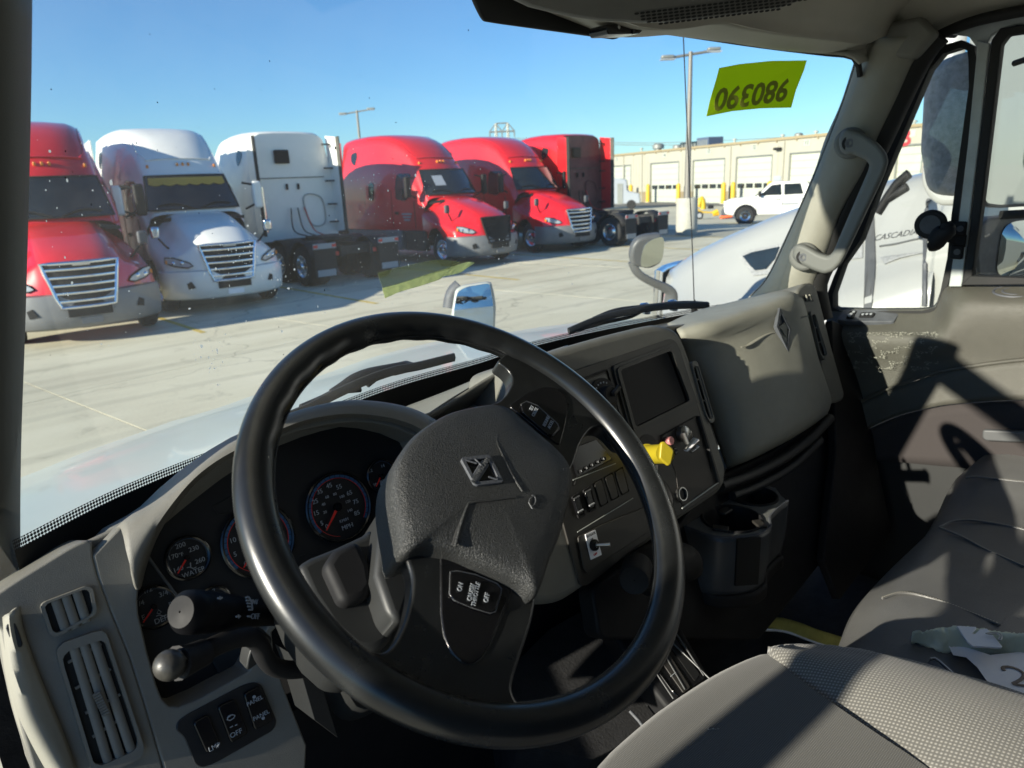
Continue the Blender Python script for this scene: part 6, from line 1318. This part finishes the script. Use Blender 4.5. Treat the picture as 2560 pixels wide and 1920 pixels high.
# ================================================================== cup holder, shifter
ch = thing('cup_holder', 'dark plastic double cup holder clipped under the centre stack', 'cup holder', (1.2, .68, 1.62))
CZP = ZP(1.685); zc = 1.685
top = B4('0,720 200,600 500,380 640,150 760,90 1000,140 1320,220 1400,330 1480,400 1270,570 1235,640 1250,740 1200,800 1050,860 700,900 460,880 200,790')
TPp = [CZP.at(p) for p in top]
c1_, c2_ = CZP.at(B4('1020,335')[0]), CZP.at(B4('720,650')[0]); ra = np.linalg.norm(CZP.at(B4('1350,335')[0])-CZP.at(B4('690,335')[0]))/2; rb = np.linalg.norm(CZP.at(B4('1160,650')[0])-CZP.at(B4('280,650')[0]))/2
ra_, rb2 = min(ra*.92, .056), min(rb*.9, .056)
def circ(c_, r_): return [c_+np.array([r_*math.cos(t), r_*math.sin(t), 0]) for t in np.linspace(0, 2*math.pi, 40, endpoint=False)]
def holes(outer, inns, name, mat, parent):
    bm = bmesh.new(); es = []; 
    for L in [outer]+inns:
        vs = [bm.verts.new(v) for v in L]; es += [bm.edges.new((vs[i], vs[(i+1) % len(vs)])) for i in range(len(vs))]
    bmesh.ops.triangle_fill(bm, use_beauty=True, edges=es, normal=(0, 0, 1)); bm.verts.index_update()
    V = [v.co[:] for v in bm.verts]; Fs = [tuple(v.index for v in f.verts) if f.normal.z > 0 else tuple(v.index for v in f.verts)[::-1] for f in bm.faces]; bm.free()
    return mk(name, V, Fs, mat, parent, smooth=0)
M('cup_dark', (.05, .055, .06), .35)
M('cup_grey', (.12, .125, .122), .4, bump=('noise', 900, .2, .0003))
body = holes([p+np.array([0, 0, 0]) for p in TPp], [circ(c1_, ra_), circ(c2_, rb2)], 'top_plate', 'cup_grey', ch)
botp = B4('60,1130 250,1350 500,1450 760,1500 1000,1480 1200,1380 1285,1220 1300,1120 1500,950 1500,800 1480,400')
side_t = [CZP.at(p)+np.array([0, 0, -.0]) for p in B4('0,730 200,800 460,885 700,905 1050,870 1200,800 1250,740 1240,640 1280,570 1400,460 1490,400')]
sb = []
for i, p in enumerate(side_t): sb.append(np.array([p[0]*.985+.012, p[1]+.006, zc-.125]))
loft([side_t, [a*.5+b*.5+np.array([0, -.004, 0]) for a, b in zip(side_t, sb)], sb], 'side_wall', 'cup_dark', ch, n=50, steps=5, thick=.004)
sbb = [p+np.array([0, -.008, -.002]) for p in sb]; loft([sb, sbb, [p+np.array([0, 0, -.022]) for p in sbb]], 'base_lip', 'black', ch, n=50, steps=4, thick=.004)
tube(crv(side_t, 50), .0028, 'rim_edge', 'mirror_shell', ch, sides=6)
for c_, r_ in ((c1_, ra*.92), (c2_, rb*.9)):
    r_ = min(r_, .056); wl = lathe(c_, (0, 0, 1), [(r_+.005, .0), (r_+.004, .003), (r_+.001, .0035), (r_-.001, .001), (r_*.97, -.02), (r_*.88, -.09), (.001, -.09)], 'cup_well', 'black', ch, 40)
for q, a in (('620,560', 0), ('1100,740', 1), ('560,800', 2)): box(CZP.at(B4(q)[0])+np.array([0, 0, .003]), (.03, .018, .006), 'spring_tab', 'stack_dark', ch, .002, rz=a)
CXp = on(CZP, B4('720,900 1040,880')); prism([CXp[0]+np.array([0, -.012, 0]), CXp[1]+np.array([0, -.012, 0]), CXp[1]+np.array([0, -.012, -.10]), CXp[0]+np.array([0, -.012, -.10])], (-.3, -1, 0), .004, 'slot', 'frit_black', ch)
sh_ = thing('gear_selector', 'floor gear selector with R and N positions and a T shaped black lever', 'gear lever', (.9, .7, 1.55))
SP_ = PL((.95, .70, 1.555), (-.10, -.42, .90))
def spl_(pts, name, mat, off=0., depth=.02, r=.006, bevel=.003, parent=sh_): return prism(rnd([SP_.off(off).at(p) for p in pts], r), SP_.n, depth, name, mat, parent, bevel)
hsg = spl_(A4('520,480 560,420 700,340 850,330 960,420 1330,1050 1290,1110 1060,1250 1010,1230 740,880 520,520'), 'housing', 'black', 0, .25, .01, .008)
spl_(A4('600,500 640,450 800,400 900,420 1290,1020 1260,1060 1110,1170 1060,1140'), 'frame', 'piano', .006, .008, .008, .003)
spl_(A4('680,500 760,450 1180,1100 1130,1140'), 'indicator_strip', 'stack_dark', .009, .003, .004, .001); spl_(A4('790,470 880,460 1240,1010 1210,1060'), 'gate_slot', 'frit_black', .0075, .002, .004, 0)
for s in ('620,520 1060,1180', '770,480 1140,1115', '900,450 1270,1020', '1000,740 1330,1060'): tube([SP_.off(.010).at(p) for p in A4(s)], .0013, 'edge_trim', 'mirror_grey', hsg, sides=6)
for s, p in (('R', '728,605'), ('N', '810,712'), ('T', '1042,1025')):
    q = A4(p)[0]; a_, b_ = SP_.off(.0105).at(q), SP_.off(.0105).at((q[0]+12, q[1]-9)); x = (b_-a_)/np.linalg.norm(b_-a_); text(s if s != 'T' else 'D', a_, x, np.cross(SP_.n, x), .011, 'white_print', sh_) if s != 'T' else tube([a_, b_], .0008, 'position_mark', 'white_print', sh_)
LY = .62
tube([YP(.66).at(p) for p in A4('850,430 900,360 950,300')], .016, 'lever_shaft', 'black', sh_); tube([YP(.63).at(p) for p in A4('790,340 860,290 940,250 1060,235 1150,250 1190,290')], [.022, .034, .036, .036, .034, .02], 'lever_head', 'black', sh_, n=24, sides=18)
lathe(YP(.60).at(A4('790,360')[0]), (-.8, -.5, .1), [(.024, -.05), (.024, 0), (.022, .003), (.018, .002), (.001, .002)], 'lever_end', 'black', sh_, 24)
spl_(A4('520,480 700,335 900,330 900,300 640,330 500,450'), 'console_edge', 'trim_dark', -.01, .1)
spl_(A4('-100,1000 200,700 520,520 740,880 1000,1230 900,1400 500,1600 0,1500'), 'console_side', 'floor', -.05, .2)
tube([SP_.off(-.03).at(p) for p in A4('760,1265 820,1330 870,1400')], .003, 'console_seam', 'mirror_shell', sh_)
# ================================================================== seats
ds = thing('driver_seat', 'grey woven fabric driver seat with stitched side bolster', 'seat', (.45, .15, 1.3))
sr = [[ZP(z).at(p) for p in P0(s)] for z, s in ((1.60, '1480,2000 1560,1880 1640,1780 1760,1690 1880,1640 1925,1628'),)]
f0 = P0('1380,2110 1510,1925 1560,1870 1640,1800 1700,1755 1800,1690 1880,1650 1922,1634')   # front crest
seamp = P0('1922,1634 1950,1665 2000,1715 2060,1765 2130,1815 2200,1860 2310,1925 2420,2000')
zt = 1.735
fr_ = [ZP(zt).at(p) for p in f0]; fd = [p+np.array([0, .035, -.05]) for p in fr_]; fd2 = [p+np.array([0, .02, -.20]) for p in fr_]
bk0 = [ZP(zt+.01).at(p) for p in P0('1500,2180 1650,2060 1760,1990 1860,1960 1960,1940 2060,1900 2150,1880 2200,1860')]
m1 = [a*.7+b*.3+np.array([0, 0, .010]) for a, b in zip(fr_, bk0)]; m2_ = [a*.35+b*.65+np.array([0, 0, .010]) for a, b in zip(fr_, bk0)]
sx0, sx1 = .10, .0
def seat_surface():
    # cushion top: rows run from the front crest back; its right border follows the seam
    sm = [ZP(zt+.006*i).at(p) for i, p in enumerate(seamp)]
    right = crv(sm, 14); left = [fr_[0]+np.array([-.25, -.05, 0])+np.array([-.0, -(.045*i), .0]) for i in range(14)]
    rows = []
    fc_ = crv([fr_[0]+np.array([-.25, -.05, 0])]+fr_, 30)
    for i in range(14):
        a, b = left[i], right[i]; base = fc_; t_ = np.linspace(0, 1, 30)[:, None]
        x0, x1 = fc_[0], fc_[-1]
        row = a+(b-a)*((fc_[:, :1]-x0[0])/(x1[0]-x0[0])); row = row+np.concatenate([np.zeros((30, 1)), (fc_[:, 1:2]-(x0[1]+(x1[1]-x0[1])*((fc_[:, :1]-x0[0])/(x1[0]-x0[0]))))*(1-i/13.), np.full((30, 1), .012*math.sin(i/13*math.pi))], 1)
        rows.append(row)
    rows = [rows[0]+np.array([0, .015, -.20]), rows[0]+np.array([0, .022, -.03]), rows[0]+np.array([0, .012, -.008])]+rows
    return rows
cush = grid(seat_surface(), 'cushion', 'fabric_smooth', ds, smooth=80)
rt = P0('1922,1634 1960,1626 2030,1627 2110,1635 2200,1652 2280,1672 2380,1700 2480,1732 2620,1775')
ZR = [zt, zt+.004, zt+.018, zt+.030, zt+.045, zt+.055, zt+.062, zt+.068, zt+.075]
rc = [np.array(ZP(z).at(p)) for z, p in zip(ZR, rt)]; sm = [ZP(zt+.006*i).at(p) for i, p in enumerate(P0('1922,1634 1950,1665 2000,1715 2060,1765 2130,1815 2200,1860 2310,1925 2420,2000 2560,2090'))]
o1_ = [p+np.array([.03, .012, -.03]) for p in rc]; o2_ = [p+np.array([.045, .015, -.22]) for p in rc]
mA = [a*.5+b*.5+np.array([0, 0, .012]) for a, b in zip(sm, rc)]
bol = loft([sm, mA, rc, o1_, o2_], 'side_bolster', 'fabric', ds, n=40, steps=7, thick=.004, smooth=80)
tube(crv(sm, 50)+np.array([0, 0, .001]), .0016, 'seam', 'seam', ds, sides=6)
tube([ZP(zt+.012).at(p) for p in P0('1770,1822 1850,1832 1960,1872 2080,1920 2200,1990')], .0012, 'seam', 'fabric', ds, n=30, sides=6)
bs = thing('passenger_bench', 'black vinyl passenger bench seat with pale stitched seams', 'seat', (1.4, .2, 1.2))
bz = 1.60
fe_ = DS('1740,1490 1835,1405 1880,1300 1930,1238 1985,1185 2030,1140 2060,1090 2085,1035 2110,1002 2160,972 2212,955 2300,935')
ZF = [1.59, 1.6, 1.61, 1.61, 1.61, 1.615, 1.625, 1.65, 1.665, 1.68, 1.69, 1.70]
F0 = [ZP(z).at(p) for z, p in zip(ZF, fe_)]; Fd = [p+np.array([0, .03, -.06]) for p in F0]; Fd2 = [p+np.array([0, .02, -.4]) for p in F0]
Bk = [np.array([p[0]+.02, -.25, p[2]+.01]) for p in F0]
rows_ = [Fd2, Fd, F0]+[[a+(b-a)*t+np.array([0, 0, .012*math.sin(t*9)]) for a, b in zip(F0, Bk)] for t in (.08, .2, .35, .5, .7, 1.)]
loft(rows_, 'cushion', 'vinyl', bs, n=60, steps=3, thick=.004, smooth=80)
def bench_pt(p):
    d = ray(p); t = (1.62-CZ)/d[2]; q = CAM+d*t
    for _ in range(8):
        X = q[0]; zz = np.interp(X, [a[0] for a in F0], [a[2] for a in F0])+.010; t = (zz-CZ)/d[2]; q = CAM+d*t
    return q
for k, s in enumerate(('2085,1036 2110,1034 2150,1038 2212,1045', '2030,1142 2060,1130 2100,1128 2150,1135 2212,1148', '2028,1143 2080,1165 2130,1192 2212,1228', '1905,1297 1940,1286 1975,1288 2030,1303 2080,1322 2160,1355')):
    pts = crv([bench_pt(p)+np.array([0, 0, .004]) for p in DS(s)], 90); sm_ = tube(pts, .0022, 'seam_fold', 'vinyl', bs, sides=6)
    V, Fs = [], []
    for i in range(0, 88, 2):
        a, b = pts[i], pts[i+1]; w_ = np.cross(b-a, [0, 0, 1.]); w_ = w_/np.linalg.norm(w_)*.0009; join(V, Fs, [a-w_+UP*.0026, b-w_+UP*.0026, b+w_+UP*.0026, a+w_+UP*.0026], [(0, 1, 2, 3)])
    mk('stitching', V, Fs, 'stitch', bs, smooth=0, kind='stuff')
# things lying on the bench
bo = lambda p, h=.0: bench_pt(p)+np.array([0, 0, h])
pp_ = thing('paper_sheet', 'white sheet with a brown handwritten 2, at the edge of the bench', 'paper', tuple(bo((2480, 1690))))
o = A6('1520,610 1640,605 1900,690 2300,650 2300,1250 2180,1110 1930,1010 1850,900 1780,800 1680,710 1560,690'); P = [bo(p, .012) for p in o]; P = [ZP(P[0][2]).at(p) for p in o]; prism(P, (0, 0, 1), .0008, 'sheet', 'paper', pp_)
two = [ZP(P[0][2]+.001).at(p) for p in A6('2030,835 2015,815 2030,800 2080,800 2150,820 2205,860 2200,900 2160,930 2110,955 2150,965 2240,975')]; tube(crv(two, 40), .0026, 'digit', 'marker_brown', pp_, sides=6, flat=(1, .2))
bg_ = thing('plastic_sleeve', 'crumpled pale green plastic sleeve under the white paper', 'plastic sleeve', tuple(bo((2380, 1620))))
s0 = [bo(p, .006) for p in A6('1165,605 1250,625 1350,660 1450,700 1560,700 1700,712 1900,720 2300,720')]; s1 = [bo(p, .022) for p in A6('1170,598 1260,600 1380,560 1500,545 1640,540 1800,560 1950,590 2300,620')]; s2 = [bo(p, .002) for p in A6('1170,596 1265,595 1390,545 1510,525 1640,530 1820,545 1960,570 2300,600')]
g0 = loft([s0, [a*.5+b*.5+np.array([0, 0, .012]) for a, b in zip(s0, s1)], s1, s2], 'sleeve', 'plastic_bag', bg_, n=50, steps=4, thick=.001, smooth=30)
for v in g0.data.vertices: v.co.z += rng.uniform(-.0022, .0022)
kt = thing('key_tag', 'white plastic key tag with a notch and split ring', 'key tag', tuple(bo((2450, 1590))))
zt_ = bo((2450, 1590), .03)[2]; K = [ZP(zt_).at(p) for p in A6('1590,420 1770,430 1775,445 1735,490 1760,495 1810,450 1870,445 1905,480 2012,610 2000,622 1740,608 1690,570')]; prism(K, (0, 0, 1), .003, 'tag', 'tag_white', kt, .0008)
tube([ZP(zt_+.004).at(p) for p in A6('1860,490 1920,485 1985,490 2010,520 2000,550 1975,552 1990,520 1960,497 1900,500')], .0009, 'split_ring', 'steel', kt, closed=True, n=30, sides=6)
ph = thing('tablet', 'dark tablet edge with silver rim wedged beside the driver seat', 'tablet', tuple(bo((2350, 1690))))
zz = bo((2350, 1690), .03)[2]; K = [ZP(zz).at(p) for p in A6('1250,825 1350,725 1390,718 1430,740 1640,930 1600,1100 1300,1000')]; q = prism(rnd(K, .006), (0, 0, 1), .008, 'body', 'piano', ph, .0015); tube([ZP(zz+.0005).at(p) for p in A6('1350,728 1390,720 1430,745 1620,915')], .0018, 'rim', 'steel', q, sides=6)
ys = thing('yellow_strap', 'yellow and white folded strap lying on the dark cab floor', 'strap', (1.5, .75, 1.1))
zs = 1.30
a_ = [ZP(zs).at(p) for p in A4('1700,665 1770,618 1850,630 1950,660 2050,700 2212,750 2330,790')]; b_ = [ZP(zs-.02).at(p) for p in A4('1700,690 1780,700 1860,715 1950,750 2060,790 2212,835 2330,870')]; c_ = [ZP(zs-.035).at(p) for p in A4('1690,725 1790,722 1900,750 1950,770 2060,810 2212,850 2330,885')]
loft([a_, b_], 'upper_fold', 'strap_yellow', ys, n=30, steps=3, thick=.003); loft([b_, c_], 'lower_fold', 'paper', ys, n=30, steps=2, thick=.002)
box((1.35, .55, 1.26), (1.0, .8, .02), 'floor_mat', 'floor', cabT)

# keep to thing > part > sub-part
def _chain(o):
    c = []
    while o is not None: c.append(o); o = o.parent
    return c
for o in list(COL.objects):
    c = _chain(o)
    if len(c) > 3: o.parent = c[-2]
